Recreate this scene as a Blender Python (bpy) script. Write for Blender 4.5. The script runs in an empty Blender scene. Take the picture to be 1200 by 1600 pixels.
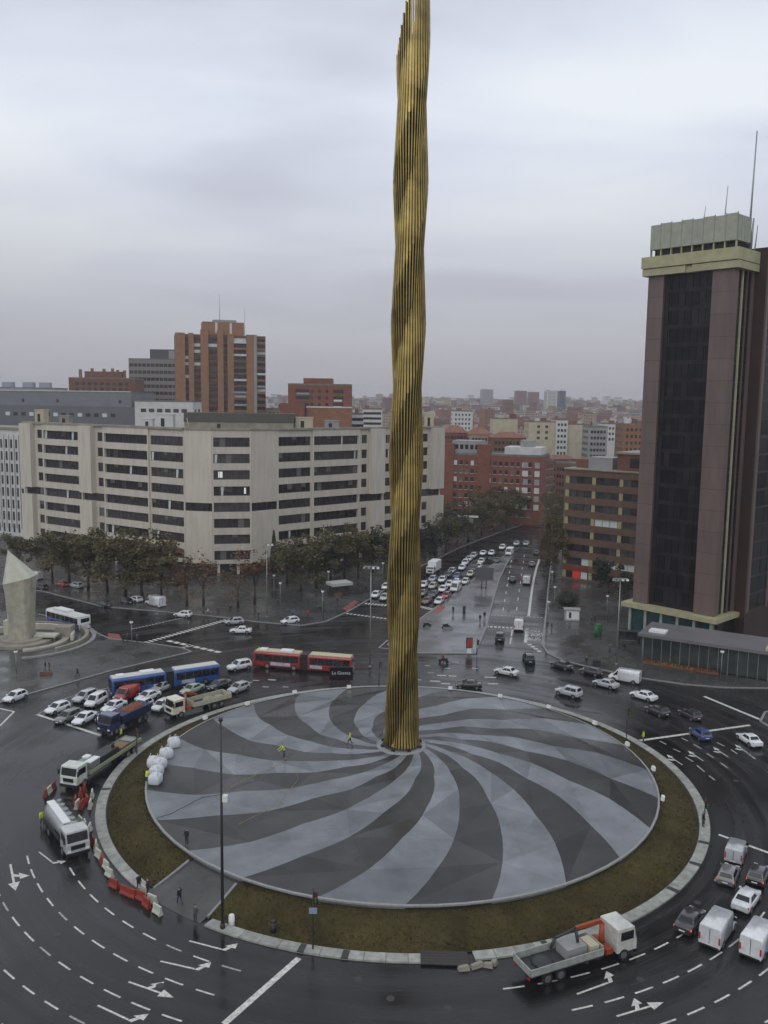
import bpy, bmesh, math, random
from mathutils import Vector, Matrix
R = math.radians
random.seed(7)
SC = bpy.context.scene
COL = SC.collection

# ------------------------------------------------------------------ camera
FPX, PITCH, ROLL, CAMH = 1379.7, 0.12503, -0.01356, 47.0
_cp, _sp, _c, _s = math.cos(PITCH), math.sin(PITCH), math.cos(ROLL), math.sin(ROLL)
_R0, _U0, FWD = Vector((1, 0, 0)), Vector((0, _sp, _cp)), Vector((0, _cp, -_sp))
RGT = _R0 * _c - _U0 * _s
UPV = _R0 * _s + _U0 * _c
CAM = Vector((0, 0, CAMH))
cd = bpy.data.cameras.new('camera')
cam = bpy.data.objects.new('camera', cd)
COL.objects.link(cam)
cd.sensor_fit = 'VERTICAL'
cd.sensor_height = 24.0
cd.lens = 24.0 * FPX / 1600.0
cd.clip_start = 0.5
cd.clip_end = 9000
cam.matrix_world = Matrix((
    (RGT.x, UPV.x, -FWD.x, CAM.x), (RGT.y, UPV.y, -FWD.y, CAM.y),
    (RGT.z, UPV.z, -FWD.z, CAM.z), (0, 0, 0, 1)))
SC.camera = cam

# ------------------------------------------------------------------ world: overcast sky
SUN_EL, SUN_AZ = 38.0, 205.0          # azimuth clockwise from +Y: behind the camera, a little to its west
world = bpy.data.worlds.new('World')
SC.world = world
world.use_nodes = True
wt = world.node_tree
wt.nodes.clear()
def wn(t, **kw):
    n = wt.nodes.new(t)
    for k, v in kw.items():
        setattr(n, k, v)
    return n
L = wt.links.new
wo = wn('ShaderNodeOutputWorld')
sky = wn('ShaderNodeTexSky', sky_type='NISHITA', sun_disc=False)
sky.sun_elevation = R(SUN_EL)
sky.sun_rotation = R(SUN_AZ)
bg1 = wn('ShaderNodeBackground')
bg1.inputs[1].default_value = 0.06
L(sky.outputs[0], bg1.inputs[0])
tc = wn('ShaderNodeTexCoord')
sep = wn('ShaderNodeSeparateXYZ')
L(tc.outputs['Generated'], sep.inputs[0])
den = wn('ShaderNodeMath', operation='ADD'); den.inputs[1].default_value = 0.16
ab = wn('ShaderNodeMath', operation='ABSOLUTE'); L(sep.outputs[2], ab.inputs[0]); L(ab.outputs[0], den.inputs[0])
dx = wn('ShaderNodeMath', operation='DIVIDE'); L(sep.outputs[0], dx.inputs[0]); L(den.outputs[0], dx.inputs[1])
dy = wn('ShaderNodeMath', operation='DIVIDE'); L(sep.outputs[1], dy.inputs[0]); L(den.outputs[0], dy.inputs[1])
cmb = wn('ShaderNodeCombineXYZ'); L(dx.outputs[0], cmb.inputs[0]); L(dy.outputs[0], cmb.inputs[1])
mp = wn('ShaderNodeMapping'); mp.inputs['Scale'].default_value = (0.55, 0.9, 1); mp.inputs['Rotation'].default_value = (0, 0, R(-9)); mp.inputs['Location'].default_value = (3.1, 0.62, 0)
L(cmb.outputs[0], mp.inputs[0])
nz = wn('ShaderNodeTexNoise'); nz.inputs['Scale'].default_value = 1.25; nz.inputs['Detail'].default_value = 5; nz.inputs['Roughness'].default_value = 0.46; nz.inputs['Distortion'].default_value = 0.35
L(mp.outputs[0], nz.inputs['Vector'])
rp = wn('ShaderNodeValToRGB')
e = rp.color_ramp.elements
e[0].position = 0.36; e[0].color = (0.635, 0.665, 0.775, 1)
e[1].position = 0.62; e[1].color = (0.90, 0.945, 1.0, 1)
m_ = rp.color_ramp.elements.new(0.48); m_.color = (0.775, 0.825, 0.935, 1)
L(nz.outputs['Fac'], rp.inputs[0])
hz = wn('ShaderNodeMapRange'); hz.inputs['From Min'].default_value = 0.0; hz.inputs['From Max'].default_value = 0.30
hz.interpolation_type = 'SMOOTHSTEP'
L(ab.outputs[0], hz.inputs['Value'])
mx = wn('ShaderNodeMix', data_type='RGBA')
L(hz.outputs[0], mx.inputs['Factor'])
mx.inputs['A'].default_value = (0.45, 0.445, 0.485, 1)       # grey murk of the overcast low over the city
L(rp.outputs[0], mx.inputs['B'])
bg2 = wn('ShaderNodeBackground'); bg2.inputs[1].default_value = 1.0
L(mx.outputs['Result'], bg2.inputs[0])
ms = wn('ShaderNodeMixShader'); ms.inputs[0].default_value = 0.93
L(bg1.outputs[0], ms.inputs[1]); L(bg2.outputs[0], ms.inputs[2]); L(ms.outputs[0], wo.inputs[0])

# ------------------------------------------------------------------ sun behind the cloud
sl = bpy.data.lights.new('sun', 'SUN')
sl.energy = 0.6
sl.angle = R(50)
sl.color = (1.0, 0.96, 0.90)
sun = bpy.data.objects.new('sun', sl)
COL.objects.link(sun)
_d = Vector((math.sin(R(SUN_AZ)) * math.cos(R(SUN_EL)), math.cos(R(SUN_AZ)) * math.cos(R(SUN_EL)), math.sin(R(SUN_EL))))
sun.rotation_euler = _d.to_track_quat('Z', 'Y').to_euler()
sun.location = (0, -50, 150)

vs = SC.view_settings
vs.view_transform = 'Standard'
vs.look = 'None'
vs.gamma = 1.0
vs.exposure = 0.0
vs.use_curve_mapping = False
SC.render.engine = 'CYCLES'
SC.cycles.max_bounces = 5
SC.cycles.diffuse_bounces = 3
SC.cycles.glossy_bounces = 3
SC.cycles.transmission_bounces = 2
SC.cycles.volume_bounces = 0
SC.cycles.use_denoising = True

# ------------------------------------------------------------------ geometry helpers
def ray(px, py):
    return RGT * ((px - 600) / FPX) - UPV * ((py - 800) / FPX) + FWD
def at(px, py, z=0.0):
    """ground (or height z) point of the place"""
    d = ray(px, py)
    return CAM + d * ((z - CAMH) / d.z)
def ad(px, py, Y):
    """point at distance Y in front"""
    d = ray(px, py)
    return CAM + d * (Y / d.y)

class MB:
    def __init__(s):
        s.v = []; s.f = []; s.m = []; s.sm = []
    def add(s, vs_, fs, mat=0, smooth=False):
        o = len(s.v)
        s.v += [tuple(v) for v in vs_]
        for f in fs:
            s.f.append([i + o for i in f]); s.m.append(mat); s.sm.append(smooth)
        return s
    def hexa(s, p, mat=0):
        # p: 4 bottom (ccw) + 4 top (ccw)
        return s.add(p, [(3, 2, 1, 0), (4, 5, 6, 7), (0, 1, 5, 4), (1, 2, 6, 5), (2, 3, 7, 6), (3, 0, 4, 7)], mat)
    def box(s, x0, x1, y0, y1, z0, z1, mat=0):
        return s.hexa([(x0, y0, z0), (x1, y0, z0), (x1, y1, z0), (x0, y1, z0), (x0, y0, z1), (x1, y0, z1), (x1, y1, z1), (x0, y1, z1)], mat)
    def obox(s, c, u, v, hu, hv, z0, z1, mat=0):
        c = Vector((c[0], c[1])); u = Vector((u[0], u[1])); v = Vector((v[0], v[1]))
        q = [c - u * hu - v * hv, c + u * hu - v * hv, c + u * hu + v * hv, c - u * hu + v * hv]
        return s.hexa([(a.x, a.y, z0) for a in q] + [(a.x, a.y, z1) for a in q], mat)
    def prism(s, poly, z0, z1, mat=0, bottom=False):
        n = len(poly)
        a = sum(poly[i][0] * poly[(i + 1) % n][1] - poly[(i + 1) % n][0] * poly[i][1] for i in range(n))
        if a < 0: poly = poly[::-1]
        vs_ = [(p[0], p[1], z0) for p in poly] + [(p[0], p[1], z1) for p in poly]
        fs = [tuple(range(n, 2 * n))] + [(i, (i + 1) % n, n + (i + 1) % n, n + i) for i in range(n)]
        if bottom: fs.append(tuple(range(n - 1, -1, -1)))
        return s.add(vs_, fs, mat)
    def cyl(s, p0, p1, r0, r1=None, n=8, mat=0, caps=True, smooth=True):
        r1 = r0 if r1 is None else r1
        p0, p1 = Vector(p0), Vector(p1)
        d = (p1 - p0).normalized()
        a = d.orthogonal().normalized(); b = d.cross(a)
        vs_ = []
        for p, r in ((p0, r0), (p1, r1)):
            for i in range(n):
                t = 2 * math.pi * i / n
                vs_.append(p + (a * math.cos(t) + b * math.sin(t)) * r)
        s.add(vs_, [(i, (i + 1) % n, n + (i + 1) % n, n + i) for i in range(n)], mat, smooth)
        if caps:
            o = len(s.v) - 2 * n
            s.f.append([o + n - 1 - i for i in range(n)]); s.m.append(mat); s.sm.append(False)
            s.f.append([o + n + i for i in range(n)]); s.m.append(mat); s.sm.append(False)
        return s
    def loft(s, rings, mat=0, caps=True, smooth=True, closed=True):
        n = len(rings[0]); o = len(s.v)
        for r in rings: s.v += [tuple(p) for p in r]
        for k in range(len(rings) - 1):
            for i in range(n if closed else n - 1):
                j = (i + 1) % n
                s.f.append([o + k * n + i, o + k * n + j, o + (k + 1) * n + j, o + (k + 1) * n + i]); s.m.append(mat); s.sm.append(smooth)
        if caps:
            s.f.append([o + n - 1 - i for i in range(n)]); s.m.append(mat); s.sm.append(False)
            s.f.append([o + (len(rings) - 1) * n + i for i in range(n)]); s.m.append(mat); s.sm.append(False)
        return s
    def tube(s, pts, r, n=6, mat=0):
        for a, b in zip(pts[:-1], pts[1:]): s.cyl(a, b, r, r, n, mat)
        return s
    def ball(s, c, r, n=10, k=6, mat=0, sz=1.0):
        rings = []
        for j in range(k + 1):
            t = math.pi * (0.02 + 0.96 * j / k) - math.pi / 2
            rings.append([(c[0] + r * math.cos(t) * math.cos(2 * math.pi * i / n), c[1] + r * math.cos(t) * math.sin(2 * math.pi * i / n), c[2] + r * sz * math.sin(t)) for i in range(n)])
        return s.loft(rings, mat)
    def mesh(s, name, mats):
        me = bpy.data.meshes.new(name)
        me.from_pydata(s.v, [], s.f)
        for m in (mats if isinstance(mats, (list, tuple)) else [mats]): me.materials.append(m)
        me.polygons.foreach_set('material_index', s.m)
        me.polygons.foreach_set('use_smooth', s.sm)
        me.update()
        return me
    def build(s, name, mats, parent=None):
        return link(name, s.mesh(name, mats), parent)

def link(name, data, parent=None, loc=None, rz=None):
    o = bpy.data.objects.new(name, data)
    COL.objects.link(o)
    if parent: o.parent = parent
    if loc is not None: o.location = loc
    if rz is not None: o.rotation_euler = (0, 0, rz)
    return o
def tag(o, label=None, cat=None, group=None, kind=None):
    if label: o['label'] = label
    if cat: o['category'] = cat
    if group: o['group'] = group
    if kind: o['kind'] = kind
    return o
def root(name, label, cat, loc=(0, 0, 0), rz=0.0, group=None):
    o = link(name, None, None, loc, rz)
    o.empty_display_size = 0.5
    return tag(o, label, cat, group, 'thing')
def copy_tree(o, parent=None):
    c = o.copy(); COL.objects.link(c); c.parent = parent
    for ch in list(o.children): copy_tree(ch, c)
    return c

# ------------------------------------------------------------------ materials
MATS = {}
def mat(name, col, rough=0.6, metal=0.0, var=0.0, scale=4.0, bump=0.0, coat=0.0, rvar=0.0, emit=None, spec=0.5, detail=4, obj_var=0.0, cscale=None, col2=None):
    if name in MATS: return MATS[name]
    m = bpy.data.materials.new(name); m.use_nodes = True
    t = m.node_tree; b = t.nodes['Principled BSDF']; lk = t.links.new
    b.inputs['Base Color'].default_value = (*col, 1)
    b.inputs['Roughness'].default_value = rough
    b.inputs['Metallic'].default_value = metal
    b.inputs['Coat Weight'].default_value = coat
    b.inputs['Specular IOR Level'].default_value = spec
    if emit:
        b.inputs['Emission Color'].default_value = (*emit[0], 1); b.inputs['Emission Strength'].default_value = emit[1]
    if obj_var:
        pass
    if var or bump or rvar:
        tcn = t.nodes.new('ShaderNodeTexCoord')
        n = t.nodes.new('ShaderNodeTexNoise'); n.inputs['Scale'].default_value = scale; n.inputs['Detail'].default_value = detail
        n.inputs['Roughness'].default_value = 0.6
        if cscale:
            mpn = t.nodes.new('ShaderNodeMapping'); mpn.inputs['Scale'].default_value = cscale
            lk(tcn.outputs['Object'], mpn.inputs[0]); lk(mpn.outputs[0], n.inputs['Vector'])
        else: lk(tcn.outputs['Object'], n.inputs['Vector'])
        if var:
            c = t.nodes.new('ShaderNodeMix'); c.data_type = 'RGBA'
            lo = col2 if col2 else tuple(max(0, v * (1 - var)) for v in col)
            hi = tuple(min(1, v * (1 + var)) for v in col)
            c.inputs['A'].default_value = (*lo, 1); c.inputs['B'].default_value = (*hi, 1)
            mr = t.nodes.new('ShaderNodeMapRange'); mr.inputs['From Min'].default_value = 0.3; mr.inputs['From Max'].default_value = 0.7
            lk(n.outputs['Fac'], mr.inputs['Value']); lk(mr.outputs[0], c.inputs['Factor'])
            res = c.outputs['Result']
            if obj_var:
                oi = t.nodes.new('ShaderNodeObjectInfo'); om = t.nodes.new('ShaderNodeMapRange'); om.inputs['To Min'].default_value = 1 - obj_var; om.inputs['To Max'].default_value = 1 + obj_var
                lk(oi.outputs['Random'], om.inputs['Value'])
                c3 = t.nodes.new('ShaderNodeMix'); c3.data_type = 'RGBA'; c3.blend_type = 'MULTIPLY'; c3.inputs['Factor'].default_value = 1
                lk(res, c3.inputs['A']); lk(om.outputs[0], c3.inputs['B']); res = c3.outputs['Result']
            lk(res, b.inputs['Base Color'])
        if rvar:
            n2 = t.nodes.new('ShaderNodeTexNoise'); n2.inputs['Scale'].default_value = scale * 0.35; n2.inputs['Detail'].default_value = 3
            lk(tcn.outputs['Object'], n2.inputs['Vector'])
            mr2 = t.nodes.new('ShaderNodeMapRange'); mr2.inputs['From Min'].default_value = 0.35; mr2.inputs['From Max'].default_value = 0.65
            mr2.inputs['To Min'].default_value = max(0.03, rough - rvar); mr2.inputs['To Max'].default_value = min(1, rough + rvar)
            lk(n2.outputs['Fac'], mr2.inputs['Value']); lk(mr2.outputs[0], b.inputs['Roughness'])
        if bump:
            bp = t.nodes.new('ShaderNodeBump'); bp.inputs['Strength'].default_value = bump; bp.inputs['Distance'].default_value = 0.05
            lk(n.outputs['Fac'], bp.inputs['Height']); lk(bp.outputs[0], b.inputs['Normal'])
    MATS[name] = m
    return m
def paint(name, col, rough=0.28):
    return mat('paint ' + name, col, rough, coat=0.9, var=0.16, scale=2.2, rvar=0.08, obj_var=0.1)

def ground_mat(name, col, rough, rvar, nscale, patch, joints=None, spec=0.5, tracks=None):
    """wet ground: fine grain, big damp patches, optional paving joints (w,h,dark)"""
    m = bpy.data.materials.new(name); m.use_nodes = True
    t = m.node_tree; b = t.nodes['Principled BSDF']; lk = t.links.new
    tcn = t.nodes.new('ShaderNodeTexCoord')
    def noise(sc, det=5, ro=0.6):
        n = t.nodes.new('ShaderNodeTexNoise'); n.inputs['Scale'].default_value = sc; n.inputs['Detail'].default_value = det; n.inputs['Roughness'].default_value = ro
        lk(tcn.outputs['Object'], n.inputs['Vector']); return n
    def mrange(src, a, b_, c, d):
        r = t.nodes.new('ShaderNodeMapRange'); r.inputs['From Min'].default_value = a; r.inputs['From Max'].default_value = b_
        r.inputs['To Min'].default_value = c; r.inputs['To Max'].default_value = d
        lk(src, r.inputs['Value']); return r.outputs[0]
    big, fine = noise(patch), noise(nscale, 6, 0.7)
    mix = t.nodes.new('ShaderNodeMath'); mix.operation = 'MULTIPLY'
    lk(mrange(big.outputs['Fac'], 0.3, 0.7, 0.6, 1.45), mix.inputs[0])
    lk(mrange(fine.outputs['Fac'], 0.25, 0.75, 0.7, 1.3), mix.inputs[1])
    cm = t.nodes.new('ShaderNodeMix'); cm.data_type = 'RGBA'; cm.blend_type = 'MULTIPLY'; cm.inputs['Factor'].default_value = 1
    cm.inputs['A'].default_value = (*col, 1)
    lk(mix.outputs[0], cm.inputs['B'])
    out = cm.outputs['Result']
    if joints:
        br = t.nodes.new('ShaderNodeTexBrick')
        br.inputs['Color1'].default_value = (1, 1, 1, 1); br.inputs['Color2'].default_value = (0.86, 0.86, 0.86, 1)
        br.inputs['Mortar'].default_value = (joints[2],) * 3 + (1,)
        br.inputs['Scale'].default_value = 1.0; br.inputs['Brick Width'].default_value = joints[0]; br.inputs['Row Height'].default_value = joints[1]
        br.inputs['Mortar Size'].default_value = joints[3]; br.offset = joints[4] if len(joints) > 4 else 0.0
        mpn = t.nodes.new('ShaderNodeMapping'); mpn.inputs['Rotation'].default_value = (0, 0, R(28))
        lk(tcn.outputs['Object'], mpn.inputs[0]); lk(mpn.outputs[0], br.inputs['Vector'])
        c2 = t.nodes.new('ShaderNodeMix'); c2.data_type = 'RGBA'; c2.blend_type = 'MULTIPLY'; c2.inputs['Factor'].default_value = 1
        lk(out, c2.inputs['A']); lk(br.outputs['Color'], c2.inputs['B']); out = c2.outputs['Result']
    lk(out, b.inputs['Base Color'])
    wet = noise(patch * 2.2, 3, 0.5)
    wr = mrange(wet.outputs['Fac'], 0.38, 0.62, max(0.04, rough - rvar), rough + rvar)
    if tracks:
        # wheel tracks worn and polished along the circling lanes
        sb = t.nodes.new('ShaderNodeVectorMath'); sb.operation = 'SUBTRACT'; sb.inputs[1].default_value = (tracks[0], tracks[1], 0)
        lk(tcn.outputs['Object'], sb.inputs[0])
        ln = t.nodes.new('ShaderNodeVectorMath'); ln.operation = 'LENGTH'; lk(sb.outputs[0], ln.inputs[0])
        sx = t.nodes.new('ShaderNodeSeparateXYZ'); lk(sb.outputs[0], sx.inputs[0])
        an = t.nodes.new('ShaderNodeMath'); an.operation = 'ARCTAN2'; lk(sx.outputs[1], an.inputs[0]); lk(sx.outputs[0], an.inputs[1])
        am = t.nodes.new('ShaderNodeMath'); am.operation = 'MULTIPLY'; am.inputs[1].default_value = 2.2; lk(an.outputs[0], am.inputs[0])
        cv = t.nodes.new('ShaderNodeCombineXYZ'); lk(ln.outputs['Value'], cv.inputs[0]); lk(am.outputs[0], cv.inputs[1])
        tn = t.nodes.new('ShaderNodeTexNoise'); tn.inputs['Scale'].default_value = 0.55; tn.inputs['Detail'].default_value = 5; tn.inputs['Roughness'].default_value = 0.62
        lk(cv.outputs[0], tn.inputs['Vector'])
        ad_ = t.nodes.new('ShaderNodeMath'); ad_.operation = 'ADD'; ad_.use_clamp = True
        lk(wr, ad_.inputs[0]); lk(mrange(tn.outputs['Fac'], 0.35, 0.65, -0.13, 0.15), ad_.inputs[1]); wr = ad_.outputs[0]
        c4 = t.nodes.new('ShaderNodeMix'); c4.data_type = 'RGBA'; c4.blend_type = 'MULTIPLY'; c4.inputs['Factor'].default_value = 1
        lk(out, c4.inputs['A']); lk(mrange(tn.outputs['Fac'], 0.33, 0.67, 0.55, 1.7), c4.inputs['B']); lk(c4.outputs['Result'], b.inputs['Base Color'])
    lk(wr, b.inputs['Roughness'])
    b.inputs['Specular IOR Level'].default_value = spec
    bp = t.nodes.new('ShaderNodeBump'); bp.inputs['Strength'].default_value = 0.15; bp.inputs['Distance'].default_value = 0.03
    lk(fine.outputs['Fac'], bp.inputs['Height']); lk(bp.outputs[0], b.inputs['Normal'])
    return m

M_ASPH = ground_mat('wet asphalt', (0.016, 0.016, 0.016), 0.21, 0.09, 9.0, 0.05, spec=0.30, tracks=(2.56, 105.48))
M_PAVE = ground_mat('wet grey paving', (0.060, 0.061, 0.058), 0.26, 0.13, 6.0, 0.09, (7.5, 7.5, 0.55, 0.14, 0.0), spec=0.38)
M_PAVE2 = ground_mat('wet median paving', (0.14, 0.14, 0.145), 0.20, 0.10, 6.0, 0.08, (9.0, 9.0, 0.7, 0.08, 0.0), spec=0.35)
M_KERB = mat('kerb stone', (0.295, 0.30, 0.265), 0.6, var=0.3, scale=1.5, rvar=0.1, obj_var=0.12)
M_KERBG = mat('grey kerb', (0.22, 0.22, 0.215), 0.6, var=0.2, scale=2.0)
M_LAND = ground_mat('city ground', (0.10, 0.095, 0.085), 0.8, 0.1, 0.4, 0.01)
M_LINE = mat('road paint', (0.52, 0.52, 0.47), 0.5, var=0.45, scale=3.0, detail=8)
M_LINEW = mat('worn road paint', (0.32, 0.32, 0.30), 0.5, var=0.5, scale=3.0, detail=8)
M_RED = mat('red paving', (0.22, 0.055, 0.035), 0.5, var=0.25, scale=3.0)
M_GLASSD = mat('dark glass', (0.012, 0.013, 0.016), 0.08, var=0.5, scale=1.5)
M_TYRE = mat('tyre', (0.012, 0.012, 0.012), 0.8)
M_RIM = mat('wheel rim', (0.35, 0.35, 0.36), 0.35, metal=0.8)
M_BLACK = mat('black plastic', (0.015, 0.015, 0.016), 0.5)
M_STEEL = mat('galvanised steel', (0.28, 0.30, 0.29), 0.45, metal=0.5, var=0.15)
M_DSTEEL = mat('dark painted steel', (0.03, 0.032, 0.03), 0.5, var=0.2)
M_HEAD = mat('headlight glass', (0.75, 0.77, 0.8), 0.1, coat=0.5)
M_TAIL = mat('tail light', (0.45, 0.01, 0.008), 0.2, coat=0.5)
M_BRAKE = mat('lit tail light', (0.5, 0.02, 0.01), 0.3, emit=((1.0, 0.10, 0.05), 0.9))
M_WHITEP = mat('white plastic', (0.72, 0.73, 0.72), 0.5, var=0.1, scale=3)
M_GLOBE = mat('opal lamp globe', (0.80, 0.80, 0.80), 0.25)

# ------------------------------------------------------------------ figures (bodies grown once, used further down)
def person_mesh(pose):
    V = {}; E_ = []
    def v(n, p, r, to=None):
        V[n] = (len(V), p, r)
        if to: E_.append((V[to][0], V[n][0]))
    s = {'stand': 0.0, 'walk': 1.0, 'stride': -1.0, 'work': .3}[pose]
    lean = .22 if pose == 'work' else .0
    v('pel', (0, 0, .95), .155); v('sp', (lean * .3, 0, 1.16), .15, 'pel'); v('ch', (lean * .8, 0, 1.36), .175, 'sp'); v('nk', (lean * 1.1, 0, 1.50), .068, 'ch')
    v('hd', (lean * 1.2 + .02, 0, 1.61), .095, 'nk'); v('top', (lean * 1.25 + .01, 0, 1.74), .075, 'hd')
    for y, k in ((.1, 1), (-.1, -1)):
        n = 'L' if k > 0 else 'R'; f = s * k
        v('hip' + n, (0, y, .88), .105, 'pel'); v('kn' + n, (.10 * abs(f) + .13 * f, y * 1.05, .49), .073, 'hip' + n); v('an' + n, (.26 * f - (.06 if f < 0 else 0), y * 1.1, .085 + (.06 if f < 0 else 0)), .05, 'kn' + n); v('to' + n, (.26 * f + .19, y * 1.15, .045 + (.02 if f < 0 else 0)), .042, 'an' + n)
        v('sh' + n, (lean * .85, y * 1.95, 1.41), .075, 'ch'); v('el' + n, (lean - .12 * f + (.05 if pose != 'work' else .2), y * 2.5, 1.13), .053, 'sh' + n)
        v('wr' + n, (lean - .05 * f + (.16 if pose != 'work' else .45), y * 2.3, .90 + (.1 if pose == 'work' else 0)), .038, 'el' + n); v('ha' + n, (lean + (.2 if pose != 'work' else .55) - .06 * f, y * 2.2, .80 + (.12 if pose == 'work' else 0)), .036, 'wr' + n)
    me = bpy.data.meshes.new('skeleton'); me.from_pydata([q[1] for q in V.values()], E_, [])
    ob = bpy.data.objects.new('skeleton', me); COL.objects.link(ob)
    ob.modifiers.new('Skin', 'SKIN'); sd = ob.modifiers.new('Sub', 'SUBSURF'); sd.levels = 1; sd.render_levels = 1
    sv = me.skin_vertices[0].data if me.skin_vertices else None
    if sv is None:
        bm = bmesh.new(); bm.from_mesh(me); bm.verts.layers.skin.verify(); bm.to_mesh(me); bm.free(); sv = me.skin_vertices[0].data
    for i, q in enumerate(V.values()):
        sv[i].radius = (q[2], q[2]); sv[i].use_root = (i == 0)
    dg = bpy.context.evaluated_depsgraph_get()
    out = bpy.data.meshes.new_from_object(ob.evaluated_get(dg)); out.name = 'person_body'
    bpy.data.objects.remove(ob)
    zmax = max(x.co.z for x in out.vertices)
    out.materials.clear()
    for m in (M_KERBG, M_DSTEEL, mat('skin', (.42, .26, .19), .6), mat('dark hair', (.02, .015, .012), .7), M_BLACK): out.materials.append(m)
    for p in out.polygons:
        c = p.center; p.use_smooth = True
        if c.z > 1.655 or (c.z > 1.56 and c.x < lean * 1.2 - .04): i = 3
        elif c.z > 1.50: i = 2
        elif c.z < .10: i = 4
        elif abs(c.y) > .18 and c.z < .88 + (.1 if pose == 'work' else 0): i = 2
        elif c.z < .93 and abs(c.y) < .2: i = 1
        else: i = 0
        p.material_index = i
    return out
PM = {k: person_mesh(k) for k in ('stand', 'walk', 'stride', 'work')}

# ================================================================== ground, road, pavements
def terr(y):
    t = min(1.0, max(0.0, (y - 700) / 2800.0))
    return -0.05 + 38.0 * t * t * (3 - 2 * t)
mb = MB()
ys = [-160, 0, 200, 500, 700] + [700 + 140 * i for i in range(1, 21)] + [3900, 4300]
xs = [-3300, -1600, -800, -300, 0, 300, 800, 1600, 3300]
for y in ys:
    for x in xs: mb.v.append((x, y, terr(y)))
nx = len(xs)
for j in range(len(ys) - 1):
    for i in range(nx - 1):
        mb.f.append([j * nx + i, j * nx + i + 1, (j + 1) * nx + i + 1, (j + 1) * nx + i]); mb.m.append(0); mb.sm.append(True)
tag(mb.build('ground', M_LAND), kind='structure')
mb = MB()
for i in range(6):
    for j in range(6):
        x0, x1 = -280 + i * 560 / 6, -280 + (i + 1) * 560 / 6
        y0, y1 = -60 + j * 100, 40 + j * 100
        mb.add([(x0, y0, 0), (x1, y0, 0), (x1, y1, 0), (x0, y1, 0)], [(0, 1, 2, 3)])
ROAD = tag(mb.build('road', M_ASPH), kind='structure')

def P2(px, py): 
    p = at(px, py); return (p.x, p.y)
def kerb_run(parent, pts, w=0.35, z=0.16):
    """kerb stones along an open polyline of the pavement's edge"""
    for (a, b) in zip(pts[:-1], pts[1:]):
        a, b = Vector(a), Vector(b)
        d = b - a; Ln = d.length
        n = max(1, int(Ln / 6.0)); d.normalize(); q = Vector((-d.y, d.x))
        for i in range(n):
            c = a + d * (Ln * (i + 0.5) / n)
            k = MB().obox(c, d, q, Ln / n / 2 - 0.03, w / 2, 0.0, z).build('kerb_stone', M_KERBG, parent)
def pavement(name, poly, kerb_idx, material=M_PAVE, z=0.13):
    o = tag(MB().prism(poly, 0.0, z).build(name, material), kind='structure')
    pts = [poly[i] for i in kerb_idx]
    if len(pts) > 1: kerb_run(o, pts)
    return o
# plaza with the stone monument (left)
pa = [P2(-260, 1190), P2(-60, 1120), P2(0, 1099), P2(45, 1085), P2(110, 1067), P2(172, 1049), P2(240, 1033), P2(299, 1019), P2(284, 1013), P2(228, 1005), P2(200, 1002), P2(172, 999), P2(152, 990), P2(138, 979), P2(60, 960), P2(-60, 950), P2(-320, 1000)]
pavement('monument_pavement', pa, range(1, 15))
# pavement along the white office building and up the boulevard, reaching back under the city blocks
pb = [P2(-330, 905), P2(-60, 903), P2(70, 925), P2(160, 948), P2(262, 957), P2(330, 963), P2(400, 972), P2(470, 978), P2(508, 972), P2(540, 958), P2(575, 938), P2(604, 920), P2(660, 884), P2(720, 855), P2(780, 832), P2(830, 815), (70, 420), (120, 560), (0, 690), (-275, 690), (-275, 300)]
pavement('office_pavement', pb, range(0, 16))
# boulevard median
pc = [P2(606, 1008), P2(625, 1019), P2(652, 1021), P2(742, 1022), P2(760, 980), P2(767, 950), P2(780, 905), P2(790, 884), P2(801, 866), P2(792, 866), P2(765, 886), P2(740, 906), P2(700, 936), P2(660, 965), P2(628, 990)]
pavement('boulevard_median', pc, list(range(15)) + [0], M_PAVE2)
# right hand pavement round the tower
pd = [P2(862, 872), P2(857, 915), P2(853, 960), P2(850, 985), P2(847, 1008), P2(857, 1022), P2(884, 1034), P2(930, 1045), P2(1000, 1060), P2(1070, 1070), P2(1130, 1075), P2(1200, 1076), P2(1300, 1070), (275, 175), (275, 420), (120, 440), (75, 330)]
pavement('tower_pavement', pd, range(0, 13))
pe = [P2(1188, 1128), P2(1196, 1113), P2(1290, 1105), P2(1420, 1180), P2(1300, 1190)]
pavement('corner_pavement', pe, [4, 0, 1, 2])

# ------------------------------------------------------------------ painted markings (parts of the road)
ZL = 0.005
C0 = Vector((2.56, 105.48))
def polar(px, py, z=0):
    p = at(px, py, z); d = Vector((p.x, p.y)) - C0
    return d.length, math.degrees(math.atan2(d.y, d.x))
def pc2(r, a):
    return (C0.x + r * math.cos(R(a)), C0.y + r * math.sin(R(a)))
def stroke(name, a, b, w, m=M_LINE, parent=ROAD, z=ZL):
    a, b = Vector(a), Vector(b); d = (b - a).normalized(); q = Vector((-d.y, d.x)) * w / 2
    return MB().add([(*(a - q), z), (*(b - q), z), (*(b + q), z), (*(a + q), z)], [(0, 1, 2, 3)]).build(name, m, parent)
def arc_dash(r, a, ln, w, m=M_LINE):
    h = math.degrees(ln / r) / 2; v = []
    for k in range(4):
        t = a - h + 2 * h * k / 3
        v += [(*pc2(r - w / 2, t), ZL), (*pc2(r + w / 2, t), ZL)]
    MB().add(v, [(2 * k, 2 * k + 1, 2 * k + 3, 2 * k + 2)[::-1] for k in range(3)]).build('lane_dash', m, ROAD)
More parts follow.
